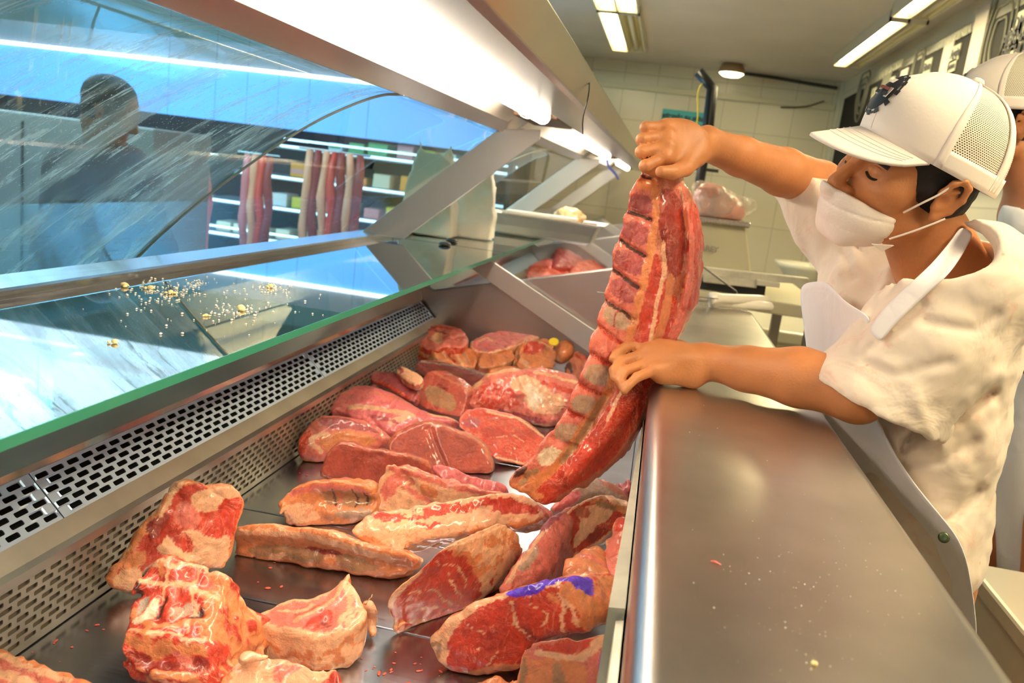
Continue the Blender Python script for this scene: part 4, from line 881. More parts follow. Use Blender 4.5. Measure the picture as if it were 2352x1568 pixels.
meat('striped_fat_slab', 'long pale fat slab with a bright red meat stripe, lying across the middle',
     [(798, 1222), (815, 1200), (850, 1172), (920, 1166), (980, 1155), (1050, 1143), (1130, 1130), (1180, 1131), (1232, 1152), (1258, 1185), (1240, 1203), (1180, 1208), (1120, 1218), (1060, 1231), (1000, 1241), (950, 1246), (915, 1264), (870, 1260), (835, 1246)],
     [(850, 1172, .870), (900, 1262, .822), (1240, 1150, .872)], ext=(.02, .055, -.03), col='F', side=('O', 'F'), seed=9, amp=.003, rnd=.007, jit=.006, puff=.004,
     patches=[('R', [(852, 1178), (940, 1176), (1040, 1158), (1140, 1140), (1225, 1156), (1236, 1180), (1160, 1178), (1080, 1172), (1010, 1188), (920, 1196), (860, 1190)]), ('F', [(1070, 1168), (1120, 1158), (1140, 1172), (1090, 1186)]), ('F', [(930, 1182), (965, 1178)], .004), ('O', [(1100, 1216), (1240, 1196), (1060, 1230)], .004), ('R', [(966, 1204), (990, 1215), (1012, 1208)], .003), ('O', [(825, 1236), (870, 1240), (880, 1256)], .005), ('P', [(1235, 1160), (1255, 1185)], .006)],
     relief=[([(900, 1185), (1060, 1170), (1200, 1165)], .012, .003), ([(860, 1215), (1000, 1215), (1150, 1195)], .016, -.006)], blobs=[(862, 1252, .825, .007, 885, 1268, .818, .003), (905, 1258, .825, .005, 920, 1262, .82, .003)])
meat('sirloin_block', 'deep red boneless block with orange fat top, its cut face towards the front left',
     [(884, 1402), (893, 1372), (915, 1345), (955, 1312), (985, 1280), (1008, 1262), (1045, 1250), (1080, 1268), (1100, 1312), (1112, 1358), (1088, 1388), (1048, 1412), (1011, 1432), (959, 1448), (912, 1440)],
     [(1035, 1255, .905), (912, 1440, .79), (1105, 1365, .80)], ext=(.045, .115, -.005), col='R', side=('O', 'F'), ring=.0035, rk='F', seed=10, amp=.003, rnd=.007, puff=.005, jit=.004, back=.01,
     patches=[('F', [(886, 1395), (893, 1365), (960, 1298), (975, 1308), (910, 1375), (905, 1400)]), ('O', [(1045, 1262), (1078, 1280), (1098, 1320)], .004), ('F', [(1000, 1290), (1050, 1300), (1075, 1350)], .0012), ('F', [(940, 1360), (1000, 1350), (1040, 1385)], .0011), ('F', [(960, 1400), (1010, 1392)], .0011), ('F', [(1030, 1320), (1060, 1370)], .001), ('O', [(930, 1425), (990, 1428)], .004)],
     relief=[([(890, 1385), (970, 1300)], .008, -.006)], blobs=[(900, 1395, .815, .010, 890, 1362, .84, .005), (925, 1440, .79, .008, 985, 1448, .786, .005), (915, 1446, .787, .004, 908, 1440, .79, .003)])
meat('marbled_flank', 'greyish pink marbled flank lying between the deep red block and the bone-in chop',
     [(1138, 1362), (1160, 1315), (1200, 1262), (1235, 1210), (1285, 1165), (1320, 1150), (1310, 1200), (1290, 1250), (1270, 1300), (1215, 1350), (1170, 1372)],
     [(1160, 1330, .82), (1270, 1290, .83), (1290, 1165, .885)], ext=(.02, .05, -.04), col='P', side=('P', 'U'), seed=11, amp=.003, puff=.012, pw=.02, rnd=.01, patches=[('U', [(1180, 1300), (1220, 1250), (1250, 1260), (1210, 1320)]), ('F', [(1170, 1340), (1190, 1300), (1240, 1240), (1270, 1200)], .004), ('M', [(1250, 1215), (1290, 1180)], .006)])
meat('bone_in_chop', 'standing bone-in chop with thick pale fat rim, beside the worktop edge',
     [(1256, 1296), (1256, 1262), (1266, 1222), (1292, 1184), (1318, 1160), (1345, 1146), (1368, 1135), (1400, 1142), (1450, 1164), (1456, 1184), (1420, 1192), (1413, 1217), (1384, 1244), (1352, 1262), (1318, 1284), (1296, 1299), (1270, 1305)],
     [(1368, 1138, .90), (1262, 1300, .80), (1400, 1230, .83)], ext=(.012, .045, -.012), col='R', side=('F', 'O'), ring=.006, rk='F', seed=12, amp=.003, rnd=.006, keepz=.018,
     patches=[('F', [(1330, 1160), (1400, 1160), (1405, 1185), (1370, 1210), (1340, 1240), (1325, 1262), (1315, 1240), (1335, 1205), (1320, 1180)]), ('T', [(1320, 1165), (1350, 1160), (1355, 1185), (1325, 1195)]), ('D', [(1350, 1228), (1385, 1205), (1400, 1215), (1375, 1240), (1352, 1248)]), ('O', [(1360, 1150), (1440, 1170)], .005), ('B', [(1375, 1158), (1410, 1166)], .005)],
     relief=[([(1335, 1180)], .012, .008), ([(1330, 1250), (1370, 1200)], .008, -.003)])
meat('dark_shank', 'smooth dark shank end emerging behind the chop, under the held rack', [(1255, 1175), (1285, 1135), (1330, 1100), (1385, 1092), (1432, 1118), (1455, 1158), (1440, 1180), (1370, 1170), (1300, 1190)],
     [(1385, 1092, .87), (1270, 1180, .82), (1440, 1175, .80)], ext=(.0, .05, -.03), col='U', side=('U', 'P'), seed=13, amp=.002, puff=.02, rnd=.015, keepz=.018, patches=[('Q', [(1260, 1170), (1300, 1130), (1340, 1125), (1330, 1150), (1280, 1180)]), ('T', [(1380, 1100), (1450, 1150)], .008)])
meat('minced_trim', 'small rough red trimming tucked against the worktop wall behind the dark shank', [(1408, 1110), (1440, 1104), (1470, 1104), (1466, 1150), (1452, 1180), (1430, 1150)],
     [(1440, 1104, .84), (1430, 1160, .80), (1465, 1150, .81)], th=.04, col='M', side=('M', 'D'), seed=14, amp=.006, asc=70, keepz=.019)
meat('sirloin_roast', 'largest roast with violet stamp ink across its fatty top and a wide red cut face',
     [(974, 1466), (996, 1437), (1038, 1408), (1084, 1382), (1130, 1362), (1170, 1352), (1223, 1340), (1276, 1332), (1310, 1345), (1338, 1372), (1350, 1405), (1345, 1440), (1329, 1462), (1296, 1458), (1262, 1462), (1226, 1478), (1198, 1506), (1187, 1534), (1157, 1545), (1117, 1549), (1084, 1557), (1038, 1551), (1005, 1531), (983, 1496)],
     [(1250, 1335, .915), (990, 1500, .80), (1180, 1540, .80)], ext=(.055, .075, -.01), col='R', side=('O', 'T'), seed=15, amp=.003, rnd=.012, puff=.006, keepz=.014, jit=.004, facedot=.35,
     patches=[('F', [(972, 1466), (1038, 1405), (1130, 1360), (1225, 1335), (1290, 1335), (1290, 1345), (1200, 1362), (1120, 1385), (1060, 1425), (1035, 1470), (1030, 1530), (1040, 1552), (1005, 1532), (975, 1490)]),
              ('F', [(1175, 1385), (1185, 1430), (1215, 1462)], .0022), ('F', [(1290, 1365), (1320, 1400), (1335, 1440)], .0035), ('F', [(1300, 1375), (1290, 1420), (1300, 1450)], .0025), ('F', [(1080, 1430), (1110, 1450), (1100, 1490)], .001), ('F', [(1230, 1390), (1260, 1410), (1250, 1440)], .0012), ('D', [(1210, 1440), (1225, 1470)], .003), ('F', [(1150, 1500), (1120, 1525)], .0012), ('O', [(1270, 1372), (1280, 1380)], .004), ('O', [(1300, 1350), (1350, 1400), (1345, 1450)], .007), ('B', [(992, 1478), (1015, 1475), (1008, 1500)], .003), ('O', [(1060, 1548), (1180, 1530)], .005)],
     relief=[([(1180, 1400), (1200, 1470)], .008, .004)])
def restain(o, key, pts, w, nzmin, A=None):
    """ink stamped on the upward skin: recolours vertices near a curve on the thing"""
    C = np.zeros(len(o.data.vertices) * 4, np.float32); at = o.data.color_attributes['Col']; at.data.foreach_get('color', C); C = C.reshape(-1, 4)
    org = np.zeros(3); org[:] = o.location; co = np.zeros(len(o.data.vertices) * 3); o.data.vertices.foreach_get('co', co); co = co.reshape(-1, 3) + org
    nv = np.zeros(len(o.data.vertices) * 3); o.data.vertices.foreach_get('normal', nv); nv = nv.reshape(-1, 3)
    P = [pz(*p) for p in pts]; d = np.full(len(co), 9.)
    for a, b in zip(P[:-1], P[1:]):
        e = b - a; t = np.clip((co - a) @ e / (e @ e), 0, 1); d = np.minimum(d, np.linalg.norm(co - a - t[:, None] * e, axis=1))
    d += vnoise(co, 70, 3, 3) * .006
    C[(d < w) & (nv[:, 2] > nzmin)] = PAL[key]; at.data.foreach_set('color', C.reshape(-1))
restain(bpy.data.objects['sirloin_roast'], 'V', [(1165, 1348, .905), (1220, 1330, .915), (1270, 1314, .92), (1310, 1318, .92), (1345, 1335, .915)], .017, .15)
meat('front_steak_block', 'bone-in steak block cut off by the bottom edge, violet ink at its right end',
     [(1186, 1590), (1192, 1530), (1206, 1484), (1232, 1470), (1262, 1462), (1300, 1458), (1340, 1464), (1385, 1446), (1402, 1450), (1404, 1500), (1396, 1560), (1400, 1640), (1190, 1650)],
     [(1262, 1462, .905), (1206, 1520, .87), (1400, 1500, .895)], ext=(.0, .012, -.09), col='P', side=('O', 'F'), seed=16, amp=.003, rnd=.006, keepz=.012,
     patches=[('R', [(1230, 1478), (1300, 1466), (1370, 1470), (1385, 1490), (1340, 1505), (1250, 1500)]), ('O', [(1190, 1500), (1230, 1510), (1300, 1515), (1350, 1520), (1360, 1650), (1180, 1650)]), ('F', [(1240, 1500), (1300, 1510), (1345, 1508)], .004), ('B', [(1200, 1500), (1215, 1520), (1205, 1600), (1190, 1600)]), ('B', [(1275, 1520), (1300, 1530), (1295, 1600), (1270, 1590)]), ('F', [(1340, 1505), (1375, 1480), (1395, 1455)], .005), ('V', [(1378, 1500), (1402, 1490), (1405, 1600), (1385, 1600)])],
     relief=[([(1240, 1500), (1345, 1510)], .006, -.003)])
meat('bone_scrap', 'dark underside scrap of meat showing below the largest roast', [(1090, 1562), (1180, 1550), (1200, 1560), (1200, 1620), (1080, 1620)], [(1100, 1562, .815), (1190, 1556, .82), (1100, 1620, .80)], th=.03, col='O', side=('O', 'D'), seed=17, amp=.004)
meat('fat_edge_slab', 'narrow pink slab with white fat edge standing against the worktop lining',
     [(1386, 1290), (1384, 1240), (1402, 1222), (1408, 1186), (1440, 1178), (1452, 1190), (1438, 1250), (1424, 1320), (1412, 1390), (1398, 1350)],
     [(1440, 1180, .905), (1386, 1290, .86), (1410, 1385, .84)], th=.03, col='P', side=('F', 'O'), ring=.004, rk='F', seed=18, amp=.003, keepz=.017, patches=[('R', [(1410, 1188), (1440, 1182), (1436, 1215), (1414, 1225)]), ('F', [(1440, 1210), (1425, 1290), (1410, 1380)], .004)])
meat('orange_flank', 'smooth orange-pink flank under the chop, right of the violet stamp', [(1285, 1322), (1300, 1285), (1345, 1252), (1392, 1240), (1402, 1300), (1410, 1360), (1370, 1340), (1320, 1325)],
     [(1345, 1255, .87), (1290, 1318, .85), (1405, 1350, .86)], th=.05, col='O', side=('O', 'P'), puff=.01, seed=19, keepz=.015, patches=[('P', [(1330, 1280), (1390, 1290)], .005)])
# ---- middle of the deck
LV = dict(col='L', amp=.0010, asc=25, rnd=.010, side=('L', 'L'))
meat('liver_slice', 'smooth dark red liver slice nearer the front, left part of the pair', [(731, 1092), (741, 1052), (765, 1020), (785, 1011), (838, 1029), (886, 1034), (942, 1043), (990, 1066), (1008, 1096), (960, 1112), (905, 1120), (850, 1118), (832, 1114), (785, 1105), (743, 1099)],
     [(785, 1013, .862), (743, 1097, .79), (1000, 1100, .79)], ext=(.0, .035, -.008), seed=20, **LV, ring=.004, rk='T', patches=[], relief=[([(800, 1100), (830, 1050), (870, 1045)], .010, .004)], group='liver slices')
meat('liver_slice', 'smooth dark red liver slice behind, wider with a creased middle and straight right end', [(880, 1030), (898, 1000), (927, 980), (963, 968), (993, 971), (1032, 983), (1076, 998), (1108, 1018), (1122, 1046), (1132, 1070), (1128, 1088), (1076, 1090), (1017, 1085), (960, 1075), (915, 1060)],
     [(963, 970, .868), (915, 1055, .80), (1120, 1080, .79)], ext=(.0, .04, -.008), seed=21, **LV, ring=.004, rk='T', relief=[([(985, 985), (1000, 1030), (1020, 1075)], .009, .005)], group='liver slices')
meat('red_strip_cut', 'bright pink-red thin steak strip lying right of the front liver slice', [(985, 1072), (1005, 1062), (1040, 1072), (1080, 1090), (1110, 1094), (1156, 1108), (1168, 1126), (1140, 1138), (1076, 1130), (1017, 1112)],
     [(1005, 1064, .845), (1017, 1110, .815), (1160, 1118, .82)], ext=(.005, .03, -.03), col='Q', side=('Q', 'R'), seed=22, amp=.002, puff=.006)
meat('pink_shank', 'shiny purple-pink shank muscle lying against the riser, leftmost of the muscles', [(677, 1040), (680, 1008), (696, 985), (719, 957), (755, 949), (796, 952), (838, 964), (876, 985), (900, 1005), (890, 1028), (860, 1042), (790, 1052), (740, 1062), (719, 1062), (690, 1056)],
     [(755, 952, .865), (690, 1055, .79), (880, 1030, .80)], ext=(.0, .04, -.02), col='P', side=('R', 'O'), seed=23, amp=.002, puff=.025, pw=.02, rnd=.014, back=.01,
     patches=[('M', [(725, 962), (790, 958), (860, 985), (880, 1000), (820, 990), (760, 985)]), ('O', [(735, 1010), (790, 990), (850, 1000), (880, 1020), (800, 1035), (750, 1040)]), ('R', [(678, 1040), (685, 1005), (715, 985), (722, 1010), (700, 1050)]), ('F', [(740, 1040), (720, 1010), (760, 1000)], .005)])
meat('pink_round_muscle', 'large glossy pink muscle with silvery sheen behind the leftmost shank', [(750, 955), (758, 921), (783, 899), (814, 881), (853, 884), (886, 893), (927, 914), (963, 934), (990, 947), (1040, 955), (1062, 970), (1040, 985), (985, 990), (940, 1000), (905, 1008), (850, 990), (793, 960)],
     [(814, 884, .875), (790, 965, .82), (1040, 965, .83)], ext=(.0, .04, -.03), col='Q', side=('Q', 'P'), seed=24, amp=.0022, puff=.022, pw=.02, rnd=.014, patches=[('F', [(810, 940), (870, 945), (950, 960), (900, 975)], .007), ('M', [(830, 952), (900, 968), (930, 980), (870, 972)]), ('P', [(860, 905), (930, 925)], .008), ('F', [(990, 955), (1045, 965)], .005)])
meat('dark_liver_chunk', 'brownish dark triangular liver chunk standing behind the wide liver slice', [(948, 908), (958, 880), (988, 847), (1017, 855), (1048, 873), (1078, 897), (1066, 939), (1060, 962), (1032, 955), (987, 944), (955, 930)],
     [(990, 849, .875), (955, 928, .80), (1065, 955, .80)], ext=(.01, .04, -.005), seed=25, col='L', amp=.002, rnd=.006, side=('L', 'D'), patches=[('B', [(975, 885), (1010, 885), (1045, 910), (1050, 945), (1000, 935), (975, 915)]), ('D', [(1000, 880), (1030, 895)], .004), ('T', [(990, 850), (1076, 897)], .004)])
meat('red_liver_flap', 'crimson liver flap beside the riser, left of the brown-faced chunk', [(843, 873), (852, 851), (883, 851), (915, 855), (942, 870), (965, 883), (962, 915), (945, 925), (910, 905), (877, 885)],
     [(883, 853, .87), (850, 872, .85), (950, 915, .83)], ext=(.0, .03, -.02), seed=26, col='M', side=('M', 'R'), amp=.002, puff=.008, patches=[('R', [(843, 873), (880, 880), (940, 915)], .006)], blobs=[(858, 885, .85, .008, 850, 868, .87, .003)])
meat('pale_tendon_end', 'small pale tendon end resting on the crimson liver flap', [(906, 849), (921, 837), (940, 845), (974, 864), (970, 880), (948, 882), (921, 864)], [(921, 839, .89), (906, 852, .88), (970, 875, .875)], th=.022, col='F', side=('F', 'P'), seed=27, amp=.0015, puff=.006, patches=[('M', [(915, 845), (925, 855)], .005)])
meat('long_pale_strip', 'long pale-edged pink strip behind the brown-faced liver chunk', [(950, 842), (962, 824), (990, 824), (1047, 835), (1098, 849), (1124, 862), (1100, 874), (1054, 876), (1003, 866), (968, 852)],
     [(975, 825, .872), (968, 852, .83), (1110, 862, .84)], ext=(.0, .025, -.02), col='P', side=('O', 'F'), seed=28, amp=.0015, patches=[('W', [(962, 828), (1047, 840), (1115, 860)], .004), ('O', [(1010, 852), (1060, 862)], .008)])
meat('fat_veined_roast', 'big rounded roast with creamy fat sheets, just left of the held rack', [(1059, 938), (1070, 903), (1094, 873), (1124, 852), (1167, 841), (1202, 845), (1251, 844), (1290, 849), (1330, 866), (1350, 896), (1340, 930), (1318, 950), (1296, 972), (1251, 984), (1226, 974), (1167, 960), (1124, 948), (1082, 945)],
     [(1167, 845, .90), (1082, 943, .80), (1290, 965, .80)], ext=(.0, .05, -.02), col='P', side=('P', 'F'), seed=29, amp=.003, puff=.03, pw=.025, rnd=.014, jit=.006,
     patches=[('R', [(1085, 930), (1100, 890), (1140, 880), (1190, 905), (1200, 940), (1140, 940)]), ('F', [(1180, 870), (1215, 860), (1250, 890), (1300, 915), (1300, 945), (1235, 955), (1210, 930), (1205, 905), (1170, 895)]), ('W', [(1205, 880), (1250, 900), (1240, 950), (1215, 930)]), ('F', [(1065, 935), (1078, 900), (1125, 858), (1190, 848)], .006), ('R', [(1250, 880), (1320, 905)], .007), ('F', [(1230, 855), (1330, 880)], .005), ('M', [(1150, 945), (1250, 970), (1200, 965)], .006)],
     relief=[([(1190, 860), (1210, 900), (1215, 945)], .008, -.004), ([(1100, 940), (1130, 880)], .02, -.004)], blobs=[(1185, 902, .86, .006, 1215, 898, .868, .007), (1255, 925, .85, .008, 1300, 932, .84, .006)])
meat('round_steak', 'round-cut red steak tilted under the creamy roast, beside the rack tip', [(1052, 966), (1066, 941), (1096, 934), (1124, 939), (1181, 950), (1216, 971), (1246, 996), (1260, 1018), (1240, 1048), (1205, 1069), (1167, 1062), (1132, 1052), (1108, 1024), (1085, 1005), (1058, 985)],
     [(1100, 937, .862), (1132, 1050, .80), (1250, 1015, .81)], ext=(.0, .035, -.015), col='R', side=('O', 'P'), ring=.006, rk='P', seed=30, amp=.0025, puff=.004,
     patches=[('F', [(1120, 945), (1190, 960), (1250, 1005)], .004), ('M', [(1056, 968), (1090, 955), (1110, 975), (1075, 985)]), ('F', [(1140, 1005), (1165, 1000)], .0015), ('F', [(1180, 1000), (1205, 1015)], .0015), ('F', [(1140, 1050), (1205, 1065)], .003)])
# ---- bone pile at the far end of the deck
PG = 'bone pile at the far end of the deck'
def pile(name, label, outl, cz, dz, **k):
    ys = [p[1] for p in outl]; xs = [p[0] for p in outl]; a, b = min(ys), max(ys); xm = sum(xs) / len(xs)
    return meat(name, label, outl, [(xm, a, cz), (min(xs), b, cz - dz), (max(xs), b, cz - dz)], group=PG, h=.0036, cat='beef bone', **k)
pile('knuckle_bone', 'pale rose knuckle end at the far left of the bone pile', [(942, 815), (945, 782), (962, 768), (985, 780), (988, 805), (975, 824), (955, 824)], .86, .05, th=.04, col='W', side=('Q', 'R'), puff=.012, seed=41, patches=[('R', [(945, 810), (970, 822)], .006)])
pile('curled_bone', 'curled red and cream bone ring above the pale knuckle', [(950, 778), (965, 755), (1000, 743), (1040, 750), (1068, 768), (1080, 800), (1062, 812), (1030, 800), (1000, 808), (970, 795)], .90, .05, th=.05, col='P', side=('O', 'R'), puff=.01, seed=42, amp=.005, patches=[('F', [(985, 775), (1010, 765), (1020, 790), (1000, 800)]), ('D', [(1000, 765), (1020, 775)], .006), ('R', [(960, 765), (1005, 752), (1060, 772)], .008)], relief=[([(1005, 780)], .018, .014)])
pile('rib_bone_tip', 'fan of short sawn rib tips left of the middle of the bone pile', [(985, 806), (1010, 790), (1050, 785), (1090, 800), (1100, 815), (1094, 838), (1075, 845), (1040, 832), (1005, 822)], .87, .05, th=.04, col='O', side=('F', 'B'), seed=43, amp=.005, patches=[('F', [(1010, 795), (1030, 825)], .004), ('F', [(1040, 792), (1062, 838)], .005), ('B', [(1052, 790), (1080, 830)], .005), ('D', [(1028, 800), (1045, 825)], .003)], relief=[([(1025, 795), (1048, 830)], .008, .010), ([(1068, 795), (1085, 835)], .007, .008)])
pile('marrow_slice', 'long oval bone slice with pink marrow on top of the pile', [(1078, 778), (1094, 761), (1145, 753), (1200, 750), (1251, 750), (1274, 760), (1270, 778), (1216, 790), (1174, 802), (1125, 808), (1088, 796)], .905, .045, th=.045, col='Q', side=('O', 'F'), ring=.007, rk='F', seed=44, amp=.002, patches=[('F', [(1100, 775), (1120, 768), (1130, 780)], .004), ('P', [(1140, 772), (1230, 765)], .008), ('O', [(1180, 790), (1270, 770)], .006)])
pile('sawn_rib_chunk', 'squared pale rib chunk in the centre of the bone pile', [(1098, 838), (1102, 812), (1130, 802), (1162, 793), (1180, 806), (1184, 826), (1150, 838), (1110, 845)], .87, .05, th=.04, col='O', side=('F', 'T'), seed=45, amp=.0015, rnd=.004, ring=.003, rk='F', patches=[('T', [(1125, 805), (1130, 838)], .004), ('T', [(1160, 797), (1165, 830)], .003)])
pile('vertebra_bone', 'upright jagged vertebra with a red top, right of the centre of the pile', [(1186, 843), (1192, 815), (1197, 790), (1214, 780), (1240, 778), (1262, 780), (1281, 803), (1276, 842), (1244, 850), (1212, 850)], .90, .08, th=.05, col='O', side=('F', 'B'), seed=46, amp=.005, rnd=.005, patches=[('R', [(1200, 790), (1240, 780), (1262, 790), (1240, 812), (1205, 815)]), ('F', [(1195, 820), (1215, 845)], .006), ('F', [(1240, 785), (1270, 800)], .004)], relief=[([(1218, 800)], .01, .01)])
pile('flat_rib_bone', 'flat tan rib bone at the bottom of the pile', [(1120, 850), (1150, 842), (1190, 838), (1200, 850), (1180, 858), (1130, 862)], .83, .03, th=.03, col='O', side=('O', 'B'), seed=47, amp=.0015)
pile('round_joint_bone', 'round tan joint ball at the right of the bone pile', [(1274, 812), (1278, 788), (1296, 776), (1316, 784), (1322, 805), (1312, 824), (1292, 828)], .90, .06, th=.03, col='O', side=('O', 'F'), puff=.022, pw=.012, back=.01, rnd=.012, seed=48, amp=.001)
pile('dark_bone_end', 'dark jagged bone end at the right, partly behind the held rack', [(1300, 850), (1305, 826), (1322, 806), (1345, 812), (1356, 845), (1350, 870), (1320, 872), (1302, 862)], .87, .07, th=.04, col='T', side=('B', 'D'), seed=49, amp=.006, patches=[('R', [(1318, 815), (1345, 825)], .008), ('K', [(1305, 830), (1312, 855)], .006)])
tag(G().lathe([(.004, 0), (.016, .001), (.016, .004), (.004, .005)], pz(1272, 786, .905), 10, (0, -.6, .8)).obj('price_tag', mat('yellow_tag', (.9, .65, .03), .5)), 'tiny yellow tag between vertebra and joint ball in the bone pile', 'tag')
# ---- meat heap in the second case
meat('meat_lump', 'upper dark crimson lump heaped in the second display case', [(1262, 610), (1275, 575), (1290, 556), (1320, 555), (1345, 568), (1360, 590), (1340, 610), (1300, 618)], [(1300, 556, 1.02), (1270, 612, .93), (1350, 606, .93)], th=.10, col='M', side=('R', 'R'), puff=.03, floor=.781, seed=51, h=.007, amp=.006, asc=20, group='meat heap in the second case', patches=[('Q', [(1280, 575), (1340, 580)], .02)])
meat('meat_lump', 'lower left pink lump heaped in the second display case', [(1205, 640), (1215, 612), (1240, 595), (1275, 592), (1310, 600), (1325, 625), (1310, 650), (1240, 655)], [(1260, 592, .96), (1210, 645, .86), (1320, 640, .86)], th=.10, col='Q', side=('R', 'Q'), puff=.03, seed=52, h=.007, amp=.007, asc=20, group='meat heap in the second case', patches=[('R', [(1220, 620), (1290, 630)], .03)])
meat('meat_lump', 'lower right salmon lump heaped in the second display case', [(1300, 650), (1310, 615), (1330, 598), (1360, 592), (1400, 600), (1420, 620), (1420, 655)], [(1350, 594, .96), (1305, 645, .86), (1415, 640, .86)], th=.10, col='P', side=('R', 'P'), puff=.03, seed=53, h=.007, amp=.006, asc=20, group='meat heap in the second case')
# ================================================================ the rack of ribs being held up
RK = meat('rib_rack', 'long dark red rack of ribs held up by the butcher, tip touching the deck',
     [(1478, 372), (1520, 372), (1556, 395), (1562, 420), (1582, 445), (1598, 500), (1605, 570), (1603, 630), (1590, 700), (1565, 755), (1540, 800), (1525, 850), (1497, 890), (1486, 940), (1462, 985), (1440, 1030), (1402, 1075), (1360, 1110), (1305, 1135), (1262, 1168), (1225, 1150), (1200, 1138), (1163, 1118),
      (1172, 1092), (1215, 1060), (1248, 1010), (1278, 970), (1300, 940), (1322, 880), (1342, 830), (1352, 780), (1372, 720), (1386, 660), (1400, 600), (1412, 560), (1428, 500), (1440, 450), (1462, 400)],
     [(1520, 372, 0, 1.36), (1200, 1140, 0, 1.20), (1500, 850, 0, 1.34)], ext=(.012, .040, 0), col='T', side=('R', 'O'), seed=60, amp=.0030, rnd=.008, h=.0029, facedot=.15, jit=.0018, cat='rack of ribs',
     patches=[('P', [(1462, 400), (1500, 400), (1502, 560), (1480, 640), (1450, 740), (1432, 800), (1400, 880), (1345, 960), (1295, 1040), (1240, 1120), (1180, 1110), (1280, 960), (1340, 830), (1390, 650), (1430, 490)]),
              ('M', [(1450, 440), (1500, 452), (1498, 498), (1437, 480)]), ('M', [(1432, 500), (1492, 520), (1488, 570), (1420, 545)]), ('M', [(1418, 565), (1482, 592), (1476, 640), (1408, 612)]), ('M', [(1404, 632), (1466, 660), (1460, 702), (1394, 676)]), ('U', [(1392, 695), (1450, 724), (1440, 765), (1380, 738)]), ('P', [(1376, 752), (1438, 785), (1426, 830), (1362, 800)]),
              ('U', [(1355, 830), (1410, 852), (1392, 892), (1335, 870)]), ('U', [(1326, 900), (1378, 918), (1352, 960), (1305, 935)]), ('U', [(1290, 965), (1345, 985), (1318, 1025), (1262, 1005)]), ('W', [(1250, 1020), (1308, 1040), (1285, 1078), (1228, 1060)]), ('O', [(1215, 1075), (1280, 1085), (1250, 1120), (1180, 1110)]),
              ('O', [(1468, 405), (1500, 412), (1500, 440), (1456, 430)]),
              ] + [('K', p, .0030) for p in ([(1462, 398), (1500, 412)], [(1434, 482), (1492, 506)], [(1418, 552), (1478, 590)], [(1402, 620), (1462, 662)], [(1386, 690), (1450, 736)])] +
              [('R', p, .0034) for p in ([(1370, 750), (1432, 800)], [(1355, 815), (1410, 845)], [(1330, 885), (1385, 912)], [(1300, 948), (1352, 972)])] +
              [('D', p, .0016) for p in ([(1465, 450), (1455, 485)], [(1460, 515), (1448, 555)], [(1446, 580), (1436, 622)], [(1430, 650), (1424, 690)], [(1416, 715), (1408, 750)])] +
              [('D', [(1505, 430), (1560, 440), (1575, 560), (1560, 640), (1540, 640), (1520, 560)]), ('R', [(1480, 640), (1505, 560), (1530, 640), (1560, 700), (1540, 790), (1450, 800), (1440, 760)]), ('O', [(1500, 420), (1508, 480), (1498, 560), (1480, 640), (1455, 740), (1430, 830), (1390, 910), (1340, 980), (1290, 1055), (1230, 1120)], .008), ('F', [(1525, 560), (1530, 620), (1510, 700), (1500, 780)], .005), ('O', [(1545, 640), (1530, 720), (1510, 790)], .007),
               ('P', [(1562, 440), (1582, 500), (1590, 580), (1585, 650), (1568, 720), (1545, 770)], .0085), ('F', [(1560, 432), (1574, 490), (1580, 560)], .003), ('R', [(1590, 470), (1603, 560), (1601, 640), (1585, 710)], .0045),
               ('R', [(1500, 850), (1480, 940), (1430, 1030), (1370, 1090), (1290, 1130), (1262, 1165), (1215, 1140), (1280, 1080), (1350, 1000), (1400, 930), (1440, 860)]), ('B', [(1380, 920), (1340, 990), (1290, 1060)], .006), ('K', [(1185, 1090), (1205, 1080)], .006), ('B', [(1190, 1120), (1210, 1090), (1232, 1080)], .005), ('O', [(1170, 1118), (1240, 1140)], .006), ('F', [(1440, 880), (1400, 960)], .004)],
     relief=[([(1462, 398), (1500, 412)], .005, .008), ([(1434, 482), (1492, 506)], .006, .010), ([(1418, 552), (1478, 590)], .006, .010), ([(1402, 620), (1462, 662)], .006, .010), ([(1386, 690), (1450, 736)], .006, .009), ([(1370, 750), (1432, 800)], .006, .009), ([(1355, 815), (1410, 845)], .006, .009), ([(1330, 885), (1385, 912)], .006, .008), ([(1300, 948), (1352, 972)], .006, .008), ([(1262, 1005), (1318, 1030)], .006, .008),
             ([(1530, 480), (1545, 600), (1520, 720), (1490, 800)], .016, -.012), ([(1585, 480), (1592, 600), (1575, 700)], .008, -.012), ([(1558, 440), (1570, 560), (1560, 660), (1530, 760)], .006, .008), ([(1450, 900), (1400, 1000), (1320, 1090)], .02, -.016), ([(1400, 905), (1340, 1000), (1260, 1100)], .007, .008), ([(1195, 1100)], .010, .010)],
     blobs=[(1600, 640, 1.25, .008, 1612, 655, 1.24, .004), (1480, 950, 1.05, .008, 1478, 965, 1.04, .005)])
